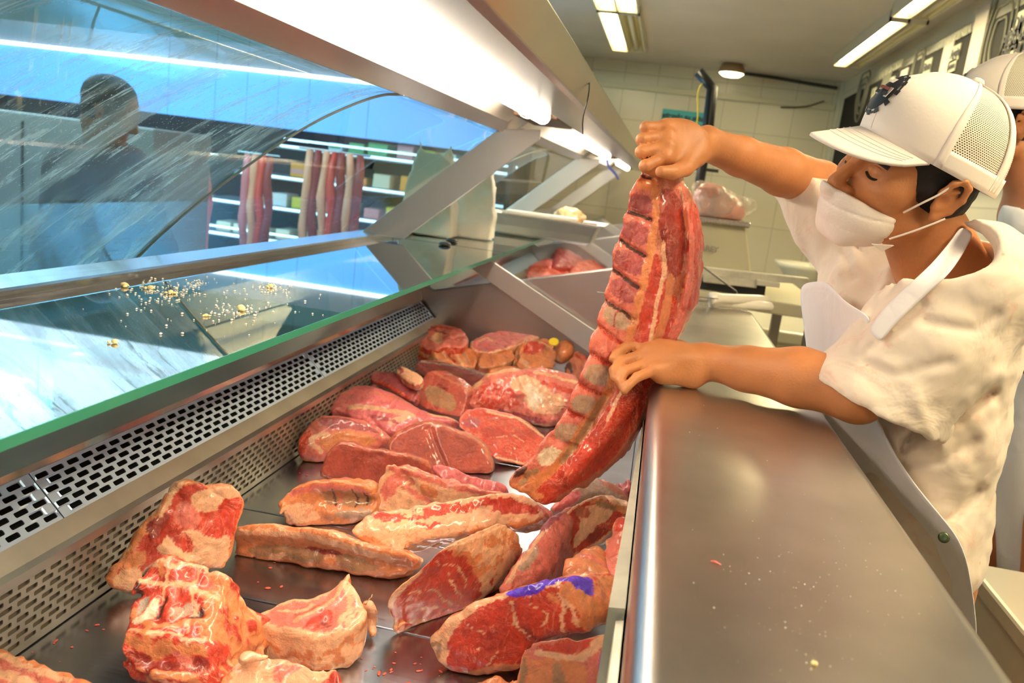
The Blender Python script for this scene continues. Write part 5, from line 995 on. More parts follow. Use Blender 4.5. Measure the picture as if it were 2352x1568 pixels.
# ================================================================ people
def skin_mat(name, c):
    m = mat(name, c, .52, var=.12, vscale=18, bump=.3, bscale=260, sss=.12); return m
SKIN = skin_mat('skin_warm', (.53, .205, .072)); SKIN2 = skin_mat('skin_warm_dark', (.44, .165, .062))
HAIR = mat('black_hair', (.012, .009, .008), .45, bump=.8, bscale=90, brush=(30, 30, 200))
def cloth_mat(name, c, stain=0, seed=0):
    m = mat(name, c, .8, bump=.35, bscale=26); nt = m.node_tree; N = nt.nodes; L = nt.links; b = N['Principled BSDF']; tc = N.new('ShaderNodeTexCoord')
    b.inputs['Sheen Weight'].default_value = .2
    nz = N.new('ShaderNodeTexNoise'); nz.inputs['Scale'].default_value = 9; nz.inputs['Detail'].default_value = 3; nz.inputs['Distortion'].default_value = 1.5; L.new(tc.outputs['Object'], nz.inputs['Vector'])
    bp = N['Bump']; bp.inputs['Distance'].default_value = .012; bp.inputs['Strength'].default_value = .5; L.new(nz.outputs['Fac'], bp.inputs['Height'])
    if stain:
        n1 = N.new('ShaderNodeTexNoise'); n1.inputs['Scale'].default_value = 13; n1.inputs['Detail'].default_value = 8; n1.inputs['Roughness'].default_value = .75; n1.inputs['Distortion'].default_value = 1.0; L.new(tc.outputs['Object'], n1.inputs['Vector'])
        r = N.new('ShaderNodeMapRange'); r.inputs['From Min'].default_value = .54; r.inputs['From Max'].default_value = .72; r.inputs['To Max'].default_value = stain; L.new(n1.outputs['Fac'], r.inputs['Value'])
        vo = N.new('ShaderNodeTexVoronoi'); vo.inputs['Scale'].default_value = 26; L.new(tc.outputs['Object'], vo.inputs['Vector'])
        r2 = N.new('ShaderNodeMapRange'); r2.inputs['From Min'].default_value = .09; r2.inputs['From Max'].default_value = .05; r2.inputs['To Max'].default_value = stain * .9; L.new(vo.outputs['Distance'], r2.inputs['Value'])
        ad = N.new('ShaderNodeMath'); ad.operation = 'MAXIMUM'; L.new(r.outputs[0], ad.inputs[0]); L.new(r2.outputs[0], ad.inputs[1])
        mx = N.new('ShaderNodeMix'); mx.data_type = 'RGBA'; mx.inputs['A'].default_value = (*c, 1); mx.inputs['B'].default_value = (.78, .33, .20, 1); L.new(ad.outputs[0], mx.inputs['Factor']); L.new(mx.outputs['Result'], b.inputs['Base Color'])
    return m
SHIRT = cloth_mat('stained_cotton', (.80, .68, .55), .65); APRON = cloth_mat('apron_cotton', (.80, .76, .76), .0); SHIRT2 = cloth_mat('white_cotton', (.78, .78, .78), 0)
CAPM = mat('cap_foam', (.86, .78, .72), .8, bump=.2, bscale=120); MASKM = mat('mask_fabric', (.88, .78, .70), .8, bump=.25, bscale=300)
def net_mat():
    m = bpy.data.materials.new('cap_net'); m.use_nodes = True; nt = m.node_tree; N = nt.nodes; L = nt.links; b = N['Principled BSDF']
    b.inputs['Base Color'].default_value = (.80, .76, .62, 1); b.inputs['Roughness'].default_value = .7
    at = N.new('ShaderNodeAttribute'); at.attribute_name = 'suv'
    br = N.new('ShaderNodeTexBrick'); br.inputs['Scale'].default_value = 1; br.inputs['Brick Width'].default_value = .0032; br.inputs['Row Height'].default_value = .0024; br.inputs['Mortar Size'].default_value = .00062; br.inputs['Mortar Smooth'].default_value = 0
    br.inputs['Color1'].default_value = (0, 0, 0, 1); br.inputs['Color2'].default_value = (0, 0, 0, 1); br.inputs['Mortar'].default_value = (1, 1, 1, 1)
    L.new(at.outputs['Vector'], br.inputs['Vector']); L.new(br.outputs['Color'], b.inputs['Alpha']); return m
NET = net_mat()
class HeadFrame:
    def __init__(s, ear, F, U, sc=1.0):
        s.sc = sc; s.F = nrm(F); U = np.array(U, float); s.U = nrm(U - s.F * (U @ s.F)); s.L = np.cross(s.U, s.F); s.M = np.array([s.F, s.L, s.U])
        s.O = np.array(ear) - s.L * .074 * sc
    def __call__(s, x, y, z): return s.O + s.sc * (s.F * x + s.L * y + s.U * z)
def head_sdf(S, H):
    k = H.sc
    def E(c, r, kk=.012, op='add', M=None): S.ell(H(*c), np.array(r) * k, kk * k, op, H.M if M is None else M)
    def C(a, b, ra, rb, kk=.012, op='add', **q): S.cone(H(*a), H(*b), ra * k, rb * k, kk * k, op, **q)
    E((-.010, 0, .055), (.098, .075, .082)); E((.045, 0, .005), (.052, .062, .07), .02); E((.040, 0, -.045), (.046, .050, .055), .02)
    for y in (-1, 1): C((.0, .052 * y, -.052), (.072, .014 * y, -.092), .016, .017, .02); E((.058, .045 * y, -.012), (.028, .022, .022), .018)
    E((.082, 0, -.090), (.018, .020, .017), .014)
    C((.082, -.030, .034), (.092, 0, .030), .010, .010, .014); C((.082, .030, .034), (.092, 0, .030), .010, .010, .014); E((.058, 0, .056), (.030, .052, .036), .02)
    for y in (-1, 1): E((.096, .031 * y, .012), (.014, .020, .012), .012, 'sub')
    for y in (-1, 1): E((.074, .031 * y, .010), (.0155, .0175, .0135), .003)
    C((.094, 0, .018), (.118, 0, -.020), .0075, .0105, .010); E((.112, 0, -.026), (.014, .0125, .010), .006)
    for y in (-1, 1): E((.101, .012 * y, -.029), (.011, .008, .008), .005)
    for y in (-1, 1): E((.108, .0065 * y, -.036), (.0045, .0035, .004), .003, 'sub')
    C((.092, -.016, -.058), (.092, .016, -.058), .008, .008, .01); C((.088, -.012, -.067), (.088, .012, -.067), .008, .008, .008)
    for y in (-1, 1):   # ears
        n = H.M.T @ nrm((-.35, y, .0)); 
        up = (.0, .078 * y, .0)
        pts = [(-.004, .073, -.024), (.004, .076, -.012), (.006, .080, .010), (.000, .086, .026), (-.012, .090, .032), (-.024, .090, .024), (-.026, .087, .006), (-.020, .081, -.014), (-.008, .076, -.026)]
        for a, b in zip(pts[:-1], pts[1:]): C((a[0], a[1] * y, a[2]), (b[0], b[1] * y, b[2]), .0046, .0046, .004)
        E((-.010, .078 * y, .002), (.014, .006, .024), .004); E((.0, .084 * y, -.001), (.008, .007, .009), .003, 'sub'); E((-.004, .076 * y, -.026), (.008, .006, .009), .004)
        C((-.002, .080 * y, .014), (-.014, .086 * y, .016), .0032, .003, .003)
def cap_parts(H, par, emblem=True, k=1.0, pitch=0):
    if pitch:
        c_, s_p = math.cos(pitch), math.sin(pitch); H0 = H; H = HeadFrame(H0.O, H0.F * c_ + H0.U * s_p, H0.U * c_ - H0.F * s_p, H0.sc); H.O = H0.O.copy()
    a, b, Hh = .117, .089, .112
    HZ = .041
    def S_(ph, t, off=0):     # ph: 0 = front, + towards his left; t 0..1 from hem to crown
        th = t * math.pi / 2; r = math.cos(th) ** .72; z = Hh * math.sin(th) ** .92
        fr = max(0, math.cos(ph)); push = .014 * fr ** 2 * math.sin(min(1, t * 1.6) * math.pi)
        x = (a + off) * r * math.cos(ph) - .012 + push; y = (b + off) * r * math.sin(ph)
        return H(x, y, HZ + z + off * math.sin(th) - (.016 * (1 - math.cos(ph)) * .5) * (1 - t))
    def patch(name, p0, p1, t0, t1, m, off=0, th=.0016, n=18, mm=18, label=None, parent=None):
        v = [S_(p0 + (p1 - p0) * i / n, t0 + (t1 - t0) * j / mm, off) for i in range(n + 1) for j in range(mm + 1)]
        f = [(i * (mm + 1) + j, i * (mm + 1) + j + 1, (i + 1) * (mm + 1) + j + 1, (i + 1) * (mm + 1) + j) for i in range(n) for j in range(mm)]
        o = obj(name, v, f, m, parent or cp, smooth=True, label=label)
        at = o.data.attributes.new('suv', 'FLOAT_VECTOR', 'POINT'); at.data.foreach_set('vector', np.array([[(p0 + (p1 - p0) * i / n) * .09, (t0 + (t1 - t0) * j / mm) * .15, 0] for i in range(n + 1) for j in range(mm + 1)]).reshape(-1))
        s = o.modifiers.new('s', 'SOLIDIFY'); s.thickness = th; s.offset = 0; return o
    D = math.radians
    cp = patch('cap', D(-62), D(62), 0, 1, CAPM, 0, .004, 30, 22, label='stiff white front of the mesh-backed cap', parent=par)
    patch('net_panel', D(62), D(180), .02, .99, NET, 0, .0004); patch('net_panel', D(-180), D(-62), .02, .99, NET, 0, .0004)
    patch('hem_band', D(60), D(300), 0, .13, CAPM, .0015, .003, 40, 4); patch('strap_seam', D(112), D(124), .02, .98, CAPM, .002, .002, 3, 18); patch('strap_seam', D(60), D(66), 0, .98, CAPM, .002, .003, 3, 18)
    patch('front_seam', D(-1.2), D(1.2), .02, .98, CAPM, .0022, .001, 2, 18)
    G().lathe([(.004, 0), (.008, .001), (.009, .004), (.006, .008), (.001, .009)], H(-.012, 0, HZ + Hh), 14, H.U).obj('top_button', CAPM, cp, smooth=True)
    # brim
    n, mm = 26, 12; v = []
    for lay in (0, 1):
        for i in range(n + 1):
            ph = D(-58 + 116 * i / n); e = math.cos((i / n - .5) * math.pi) ** .55
            for j in range(mm + 1):
                q = j / mm * e; x = a * math.cos(ph) - .012 + .078 * q; y = (b * 1.0) * math.sin(ph) * (1 + .05 * q)
                z = HZ - .036 * q - .012 * (math.sin(ph) ** 2) * 1.6 * (.3 + q) + .002 - lay * .004
                v.append(H(x, y, z))
    K = (n + 1) * (mm + 1); idx = lambda l, i, j: l * K + i * (mm + 1) + j; f = []
    for i in range(n):
        for j in range(mm):
            f.append((idx(0, i, j), idx(0, i, j + 1), idx(0, i + 1, j + 1), idx(0, i + 1, j))); f.append((idx(1, i, j), idx(1, i + 1, j), idx(1, i + 1, j + 1), idx(1, i, j + 1)))
        f.append((idx(0, i, mm), idx(1, i, mm), idx(1, i + 1, mm), idx(0, i + 1, mm)))
    br = obj('cap_brim', v, f, CAPM, cp, smooth=True)
    for q0 in (.25, .38, .51, .64):
        pts = []
        for i in range(2, n - 1):
            ph = D(-58 + 116 * i / n); e = math.cos((i / n - .5) * math.pi) ** .55; q = q0 * e
            pts.append(H(a * math.cos(ph) - .012 + .078 * q, b * math.sin(ph) * (1 + .05 * q), HZ - .036 * q - .012 * (math.sin(ph) ** 2) * 1.6 * (.3 + q) + .0022))
        G().tube(pts, .0006, 5).obj('stitch_line', CAPM, br)
    if emblem:
        pc, tc_ = D(-12), .30
        def disk(r0, r1, m, off, a0=0, a1=360, nm='emblem'):
            g = []; ns = 28; vv = []
            for i in range(ns + 1):
                an = D(a0 + (a1 - a0) * i / ns)
                for r in (r0, r1): vv.append(S_(pc + r * math.cos(an) / .085, tc_ + r * math.sin(an) / .155, off))
            ff = [(2 * i, 2 * i + 1, 2 * i + 3, 2 * i + 2) for i in range(ns)]
            o = obj(nm, vv, ff, m, cp, label='round dark emblem with a pale banner' if nm == 'emblem' else None); s = o.modifiers.new('s', 'SOLIDIFY'); s.thickness = .0008; s.offset = 1; return o
        em = disk(.001, .027, INK, .0034); em.name = 'emblem'
        disk(.030, .032, INK, .0034, 0, 300, 'emblem_ring')
        for aa in range(0, 360, 30): disk(.0275, .0335, INK, .0036, aa, aa + 12, 'emblem_mark')
        def rect(x0, x1, y0, y1, m, off):
            vv = [S_(pc + x / .085, tc_ + y / .155, off) for x, y in ((x0, y0), (x1, y0), (x1, y1), (x0, y1))]
            o = obj('emblem_banner', vv, [(0, 1, 2, 3)], m, cp); s = o.modifiers.new('s', 'SOLIDIFY'); s.thickness = .0006; s.offset = 1
        rect(-.022, .022, -.008, .006, CAPM, .0052); rect(-.020, .020, -.0065, -.002, INK, .006); rect(-.018, .018, .0005, .0045, mat('emblem_red', (.35, .08, .06), .6) if emblem is True else INK, .006); rect(-.006, .008, .012, .019, CAPM, .0052)
    return cp
def hair_part(H, par, name='hair'):
    S = SDF(H.O - .15, H.O + .15, .0032); k = H.sc
    S.ell(H(-.012, 0, .055), np.array((.103, .083, .088)) * k, .004, M=H.M)
    S.ell(H(-.035, 0, -.002), np.array((.066, .070, .055)) * k, .014, M=H.M)
    S.ell(H(.014, 0, .014), np.array((.046, .0755, .038)) * k, .006, M=H.M)
    # keep only behind the face line and above the nape
    S.half(H(.050, 0, 0), H.F * 1 + H.U * -.25, .004)
    S.half(H(-.035, 0, -.046), -H.U + H.F * .35, .006)
    # clear the cheek and ear zone
    for y in (-1, 1):
        S.cone(H(.055, .085 * y, -.04), H(.012, .09 * y, -.05), .045 * k, .040 * k, .004, 'sub'); S.ell(H(-.008, .088 * y, .000), np.array((.024, .022, .034)) * k, .004, 'sub', H.M)
    S.noise(.0022, 120, 5, 2); V, F = S.mesh(); return obj(name, V, F, HAIR, par, smooth=True)
# ------------------------------------------------------------ the butcher
J = lambda x, y, Y: py(x, y, Y)
H = HeadFrame(J(2158, 456, 1.27), (-.86, -.42, .04), (-.02, -.34, .93), 1.0)
base = J(2090, 1100, 1.45)
BU = empty('person', (base[0], base[1], 0), 'man in stained white shirt, apron, mesh-backed cap and face mask, lifting a rack of ribs', 'person', None)
parts = []
# head and neck
S = SDF(H.O - .20, H.O + np.array([.19, .22, .16]), .0026); head_sdf(S, H)
nb = J(2170, 640, 1.38)
S.cone(H(-.028, 0, -.035), nb, .056, .068, .022); S.cone(H(-.01, .034, -.06), nb + [-.05, -.03, 0], .014, .018, .02)
parts.append(S.mesh())
# raised right arm and fist
e2, w2 = J(1880, 425, 1.66), J(1622, 330, 1.43)
S = SDF(np.minimum(w2, e2) - [.16, .22, .13], np.maximum(w2, e2) + [.10, .10, .12], .0026)
sh2 = J(2000, 540, 1.62)
S.path([w2, w2 * .72 + e2 * .28, w2 * .35 + e2 * .65, e2, e2 * .5 + sh2 * .5], [.0270, .0325, .0415, .044, .047], .012, sq=((0, 0, 1), 1.0))
mcp = [J(1531, 291, 1.372), J(1535, 312, 1.358), J(1535, 336, 1.346), J(1528, 362, 1.338)]      # little .. index
pip = [J(1484, 293, 1.352), J(1475, 320, 1.336), J(1473, 349, 1.326), J(1482, 381, 1.316)]
for i in range(4):
    S.cone(w2 + (mcp[i] - w2) * .08, mcp[i], .0175, .0128, .012); S.cone(mcp[i], pip[i], .0104, .0092, .0022)
    dip = pip[i] + np.array([.012, .032, -.004]); tip = dip + np.array([.026, .006, -.002]); S.path([pip[i], dip, tip], [.0100, .0092, .0085], .003)
    S.ell(mcp[i] + [-.001, -.006, .002], (.0095, .008, .0085), .006)
S.ell((mcp[1] + mcp[2] + w2) / 3 + [0, .008, 0], (.04, .016, .034), .02); S.cone(w2, J(1560, 372, 1.37), .022, .021, .015)
th0, th1, th2, th3 = J(1598, 352, 1.385), J(1574, 386, 1.345), J(1545, 396, 1.315), J(1518, 394, 1.300)
S.path([w2, th0, th1], [.020, .0175, .0135], .012); S.path([th1, th2, th3], [.0128, .0112, .0088], .003)
S.ell(J(1626, 300, 1.44), (.010, .010, .008), .008)
parts.append(S.mesh()); FIST_TIP = th3
# resting left arm and hand
e1, w1 = J(1962, 895, 1.255), J(1618, 828, 1.345)
S = SDF((-.14, 1.08, 1.00), (.55, 1.48, 1.36), .0026)
sh1 = J(2150, 740, 1.30)
m1 = w1 * .70 + e1 * .30; m2 = w1 * .35 + e1 * .65
S.path([w1, m1, m2 + [0, 0, .003], e1], [.0275, .0345, .0445, .0440], .012); S.path([e1, e1 * .55 + sh1 * .45], [.0440, .052], .015)
S.ell(J(1975, 935, 1.235), (.026, .022, .020), .02)
MC = [J(1482, 790, 1.345), J(1485, 810, 1.325), J(1490, 832, 1.308), J(1500, 851, 1.292)]     # index .. little
PI = [J(1437, 797, 1.315), J(1427, 831, 1.290), J(1433, 853, 1.270), J(1463, 866, 1.262)]
DI = [J(1416, 812, 1.295), J(1410, 850, 1.270), J(1424, 875, 1.255), J(1443, 885, 1.248)]
TI = [J(1407, 824, 1.285), J(1411, 868, 1.262), J(1430, 890, 1.248), J(1434, 898, 1.242)]
for i in range(4):
    S.cone(w1 + (MC[i] - w1) * .05, MC[i], .018, .0105, .010)
    r = [.0088, .0089, .0086, .0080][i]; S.path([MC[i], PI[i], DI[i], TI[i]], [r * 1.08, r * .98, r * .88, r * .74], .0022); S.ell(MC[i] + [0, -.002, .004], (.0105, .009, .009), .008)
S.ell(J(1545, 818, 1.33), (.044, .030, .022), .02); S.cone(J(1520, 860, 1.305), J(1592, 862, 1.325), .0155, .0165, .016); S.cone(J(1592, 862, 1.325), w1, .0165, .022, .02)
tb = [J(1560, 806, 1.375), J(1500, 808, 1.385), J(1462, 822, 1.375)]; S.path([w1] + tb, [.02, .017, .0125, .009], .008)
parts.append(S.mesh())
# trunk and legs under the clothes
S = SDF((.15, .95, .02), (1.0, 1.95, 1.42), .010)
t1, t2, t3 = J(2165, 730, 1.45), J(2120, 960, 1.45), J(2085, 1230, 1.45)
S.path([t1, t2, t3], [.085, .085, .09], .03, sq=((0, 1, 0), .62)); S.cone(t1, nb, .07, .06, .03); S.path([sh1 + [.03, 0, -.02], t1, sh2], [.05, .08, .05], .04)
for y in (-.09, .09): S.path([t3 + [0, y, -.03], (t3[0] + .02, t3[1] + y * 1.2, .48), (t3[0] + .05, t3[1] + y * 1.3, .08), (t3[0] - .08, t3[1] + y * 1.3, .05)], [.085, .055, .035, .035], .02)
parts.append(S.mesh())
V, F, k = [], [], 0
for v, f in parts: V.append(v); F.append(f + k); k += len(v)
body = obj('body', np.concatenate(V), np.concatenate(F), SKIN, BU, smooth=True)
hair_part(H, BU)
cap_parts(H, BU, pitch=math.radians(9))
# brows, lashes
for y in (1, -1):
    pts = [H(.1055, .012 * y, .0235), H(.1045, .022 * y, .0270), H(.0980, .036 * y, .0275), H(.0835, .052 * y, .0220)]
    G().tube(smooth_line(pts, 2), .0034, 7).obj('eyebrow', HAIR, BU, smooth=True)
    pts = [H(.089, .018 * y, .0045), H(.0895, .026 * y, .0005), H(.088, .036 * y, -.0005), H(.080, .0455 * y, .003)]
    G().tube(smooth_line(pts, 2), .0020, 6).obj('eyelashes', HAIR, BU, smooth=True)
    G().tube(smooth_line([H(.0885, .018 * y, .0135), H(.0905, .028 * y, .0175), H(.086, .040 * y, .0165), H(.079, .047 * y, .010)], 2), .0008, 5).obj('eyelid_crease', SKIN2, BU, smooth=True)
# face mask
S = SDF(H.O - .16, H.O + .16, .0024); k = H.sc
S.ell(H(.052, 0, -.056), np.array((.068, .060, .052)) * k, .01, M=H.M); S.cone(H(.096, -.016, -.035), H(.096, .016, -.035), .022, .022, .012); S.cone(H(.082, -.02, -.088), H(.082, .02, -.088), .020, .020, .014)
S.cone(H(.104, 0, -.012), H(.122, 0, -.030), .010, .014, .01)
S.half(H(.118, 0, -.028), H.U * .95 - H.F * .20, .002); S.half(H(.034, 0, -.05), -H.F + H.U * .10, .003); S.half(H(.05, 0, -.112), -H.U, .004)
sl, g = S._sub(S.lo, S.lo + S.n * S.h); lz = (g - H.O) @ H.U / k; band = np.clip(1 - np.abs(lz + .052) / .0022, 0, 1) * .0022; D_ = S.D[sl]; D_ += (band + np.clip(1 - np.abs(lz + .078) / .0018, 0, 1) * .0012).astype(np.float32); S.D[sl] = D_
S.noise(.0012, 50, 4, 2); V, F = S.mesh(); mk = obj('face_mask', V, F, MASKM, BU, smooth=True)
G().tube(smooth_line([H(.036, .062, -.032), H(.026, .076, -.010), H(.010, .084, .010), H(.002, .086, .024)], 2), .0016, 6).obj('ear_loop', MASKM, mk)
G().tube(smooth_line([H(.036, .060, -.074), H(.018, .074, -.054), H(-.002, .081, -.036), H(-.016, .084, -.024)], 2), .0016, 6).obj('ear_loop', MASKM, mk)
G().plate([H(.060, .058, -.086), H(.030, .066, -.080), H(.040, .060, -.094)], H.L * .002).obj('mask_pleat_tip', MASKM, mk)
# shirt
S = SDF((.05, .98, .62), (1.05, 1.95, 1.46), .0052)
S1 = J(2222, 655, 1.275); M1 = J(2018, 922, 1.262); S.path([S1, S1 * .5 + M1 * .5 + [.006, 0, -.004], M1], [.086, .094, .104], .035)
S2 = J(2030, 540, 1.63); M2 = J(1836, 392, 1.64); S.path([S2, S2 * .55 + M2 * .45 + [0, 0, -.02], M2], [.108, .086, .062], .035)
S.ell(J(2135, 555, 1.27), (.085, .10, .052), .012, 'sub')
# sleeve mouths: cut square and hollow
d1 = nrm(e1 - S1 * .5 - sh1 * .5); d1 = nrm(M1 - S1); S.cone(M1 - d1 * .045, M1 + d1 * .15, .070, .084, .004, 'sub'); cu = M1 + d1 * .010
def cut(S, p, d, R):
    sl, g = S._sub(np.array(p) - R, np.array(p) + R); q = g - np.array(p); dd = np.maximum(-(q @ d), np.linalg.norm(q, axis=-1) - R * .95); S.put(sl, dd, .003, 'sub')
cut(S, cu, nrm(d1 + np.array([.0, 0, -.30])), .19)
d2 = nrm(M2 - S2); S.cone(M2 - d2 * .05, M2 + d2 * .12, .052, .056, .004, 'sub'); cut(S, M2 + d2 * .012, d2, .13)
S.path([t1 + [.005, 0, .01], t2 + [.0, 0, 0], t2 * .35 + t3 * .65], [.108, .106, .102], .03, sq=((0, 1, 0), .60))
S.cone(t2 * .3 + t3 * .7, t2 * .05 + t3 * .95, .100, .112, .03, sq=((0, 1, 0), .60))
S.cone(t1 + [0, -.02, .02], S1, .10, .086, .035); S.cone(t1 + [0, .05, .02], S2, .11, .108, .035)

S.cone(S2, J(1990, 700, 1.55), .09, .09, .04); S.cone(J(1975, 640, 1.50), J(2010, 830, 1.45), .045, .06, .03)
S.cone(t1, nb + [0, 0, -.045], .10, .080, .04)

# neck opening
NK = J(2110, 583, 1.27); S.ell(nb + [-.035, -.040, .020], (.100, .100, .062), .01, 'sub', np.array([nrm((1, 0, .35)), (0, 1, 0), nrm((-.35, 0, 1))]))
# folds
def fold(S, pts, r, dep, op): S.path(pts, r if isinstance(r, list) else [r] * len(pts), dep, op)
def folds(S, P, w, amp):
    W_ = [J(*p) for p in P]; lo = np.min(W_, 0) - .09; hi = np.max(W_, 0) + .09; sl, g = S._sub(lo, hi)
    if sl is None: return
    d = np.full(g.shape[:3], 9.)
    r = g - CAM; r = r @ WM; X = CX + F_PX * r[..., 0] / r[..., 2]; Yp = CY + F_PX * r[..., 1] / r[..., 2]
    for a, b in zip(P[:-1], P[1:]):
        a2, b2 = np.array(a[:2], float), np.array(b[:2], float); e = b2 - a2; t = np.clip(((X - a2[0]) * e[0] + (Yp - a2[1]) * e[1]) / (e @ e), 0, 1); d = np.minimum(d if d.max() > 9.1 else np.full_like(d, 1e6) if d.max() == 9. else d, np.hypot(X - a2[0] - e[0] * t, Yp - a2[1] - e[1] * t))
    D_ = S.D[sl]; s_ = (np.abs(D_) < .04); D_ = D_ + s_ * (amp * np.exp(-(d / w) ** 2)).astype(np.float32); S.D[sl] = D_
for P, w, a in ((([(1870, 360, 1.6), (1905, 480, 1.6), (1960, 640, 1.55)]), 9, .006), ([(1900, 368, 1.6), (1925, 470, 1.6), (1985, 590, 1.55)], 8, .006), ([(1925, 380, 1.6), (1935, 450, 1.6), (1960, 520, 1.58)], 7, -.004),
                ([(2120, 700, 1.3), (2060, 760, 1.3), (2000, 800, 1.28)], 10, .006), ([(2290, 720, 1.25), (2240, 760, 1.22), (2130, 740, 1.22)], 12, .007), ([(2300, 860, 1.3), (2180, 900, 1.28), (2100, 960, 1.3)], 16, -.006),
                ([(2280, 900, 1.3), (2200, 960, 1.3), (2080, 1010, 1.35)], 12, .008), ([(2240, 1010, 1.35), (2160, 1060, 1.35), (2050, 1060, 1.35)], 14, .007), ([(2250, 1120, 1.35), (2190, 1190, 1.35), (2150, 1200, 1.35)], 10, .008), ([(2030, 830, 1.2), (2100, 900, 1.2), (2140, 1000, 1.2)], 16, -.004),
                ([(1985, 830, 1.2), (2060, 860, 1.2), (2180, 830, 1.2)], 12, .005), ([(2060, 650, 1.3), (2000, 720, 1.3), (1965, 800, 1.3)], 10, .005)):
    folds(S, P, w, a)
folds(S, [(2075, 1035, 1.27), (2112, 975, 1.27), (2150, 900, 1.27), (2180, 850, 1.27)], 8, .016)
S.ell(J(2130, 560, 1.25), (.085, .10, .050), .012, 'sub'); S.noise(.0062, 15, 7, 3); S.noise(.0028, 42, 8, 2); V, F = S.mesh(); obj('shirt', V, F, SHIRT, BU, smooth=True)
from mathutils.bvhtree import BVHTree
bpy.context.view_layer.update()
def _bvh(o): return BVHTree.FromPolygons([o.matrix_world @ v.co for v in o.data.vertices], [tuple(p.vertices) for p in o.data.polygons])
_T = [_bvh(o) for o in BU.children if o.name.split('.')[0] in ('shirt', 'body')]
def on(px_, py_, off, Yd):     # a point lying on the clothed body, lifted by off
    d = nrm(ray(px_, py_)); best = None
    for t in _T:
        h = t.ray_cast(Vector(CAM), Vector(d))
        if h[0] is not None and (best is None or h[3] < best[0]): best = (h[3], h[0], h[1])
    if best is None: return J(px_, py_, Yd)
    return np.array(best[1]) - d * off
# apron: bib, strap, lower cloth
def sheet(name, rows, th, m, par, sub=2, label=None):
    """rows: grid of (px, py, Y) points -> smooth cloth sheet with thickness"""
    n = len(rows); mm = len(rows[0]); v = [(J(*p) if len(p) == 3 else on(p[0], p[1], p[2], p[3])) for r in rows for p in r]
    if len(rows[0][0]) == 4:
        A_ = np.array(v).reshape(n, mm, 3); dd_ = np.linalg.norm(A_ - CAM, axis=2); un = (A_ - CAM) / dd_[..., None]
        dm = dd_.copy()
        for i in range(n): dm[i] = dd_[max(i - 1, 0):i + 2].min(0)
        dm[:] = dm.min(1)[:, None] * .5 + dm * .5
        for _ in range(2): dm[1:-1] = np.minimum(dm[1:-1], (dm[:-2] + dm[1:-1] * 2 + dm[2:]) / 4)
        v = [tuple(q) for q in (CAM + un * dm[..., None]).reshape(-1, 3)]
    f = [(i * mm + j, i * mm + j + 1, (i + 1) * mm + j + 1, (i + 1) * mm + j) for i in range(n - 1) for j in range(mm - 1)]
    o = obj(name, v, f, m, par, smooth=True, label=label); s = o.modifiers.new('sub', 'SUBSURF'); s.levels = s.render_levels = sub; q = o.modifiers.new('s', 'SOLIDIFY'); q.thickness = th; q.offset = 0; return o
ap = sheet('apron', [[(1836, 652, 1.48), (1870, 646, 1.42), (1905, 645, 1.36), (1930, 690, 1.30), (1985, 718, 1.25), (2000, 735, 1.23)],
                     [(1842, 710, 1.47), (1870, 705, 1.42), (1905, 700, 1.36), (1940, 730, 1.31), (1975, 750, 1.27), (1990, 760, 1.25)],
                     [(1850, 770, 1.46), (1880, 770, 1.42), (1915, 770, 1.38), (1940, 780, 1.33), (1962, 785, 1.29), (1975, 790, 1.28)],
                     [(1862, 870, 1.46), (1885, 870, 1.43), (1915, 860, 1.40), (1940, 860, 1.36), (1965, 860, 1.33), (1985, 860, 1.32)],
                     [(1895, 960, 1.46), (1910, 955, 1.43), (1930, 950, 1.40), (1955, 950, 1.36), (1985, 955, 1.32), (2015, 970, 1.29)],
                     [(1940, 1060, 1.46), (1960, 1060, 1.42), (1985, 1060, 1.38), (2015, 1065, 1.33), (2045, 1075, 1.28), (2080, 1090, 1.24)],
                     [(1985, 1170, 1.46), (2010, 1170, 1.42), (2040, 1175, 1.38), (2075, 1180, 1.33), (2115, 1180, 1.27), (2165, 1190, 1.22)],
                     [(2010, 1300, 1.46), (2040, 1300, 1.42), (2080, 1305, 1.38), (2120, 1305, 1.33), (2160, 1290, 1.27), (2215, 1250, 1.22)],
                     [(2030, 1450, 1.46), (2060, 1450, 1.42), (2105, 1450, 1.38), (2150, 1440, 1.33), (2190, 1410, 1.28), (2235, 1360, 1.24)],
                     [(2050, 1620, 1.46), (2080, 1620, 1.42), (2120, 1620, 1.38), (2170, 1600, 1.33), (2215, 1560, 1.29), (2250, 1500, 1.26)]], .002, APRON, BU)
o_ = .012
sheet('apron_strap', [[(x0, y0, o_, 1.3), ((x0 + x1) / 2, (y0 + y1) / 2, o_, 1.3), (x1, y1, o_, 1.3)] for x0, y0, x1, y1 in ((2205, 520, 2236, 535), (2190, 545, 2222, 565), (2170, 570, 2205, 592), (2145, 600, 2180, 625), (2115, 630, 2150, 655), (2080, 662, 2112, 690), (2045, 695, 2078, 722), (2015, 728, 2045, 755), (1995, 760, 2022, 788))], .003, APRON, ap)
bt = J(2168, 1234, 1.215); G().lathe([(.001, 0), (.007, .0), (.008, .003), (.005, .004), (.001, .003)], bt, 16, CAM - bt).obj('apron_button', mat('green_metal_button', (.12, .16, .08), .3, .6), ap, smooth=True)
G().box((base[0] - .10, 1.30, 0), (base[0] + .13, 1.62, .07)).obj('shoes', BLACK, BU, bevel=.02)
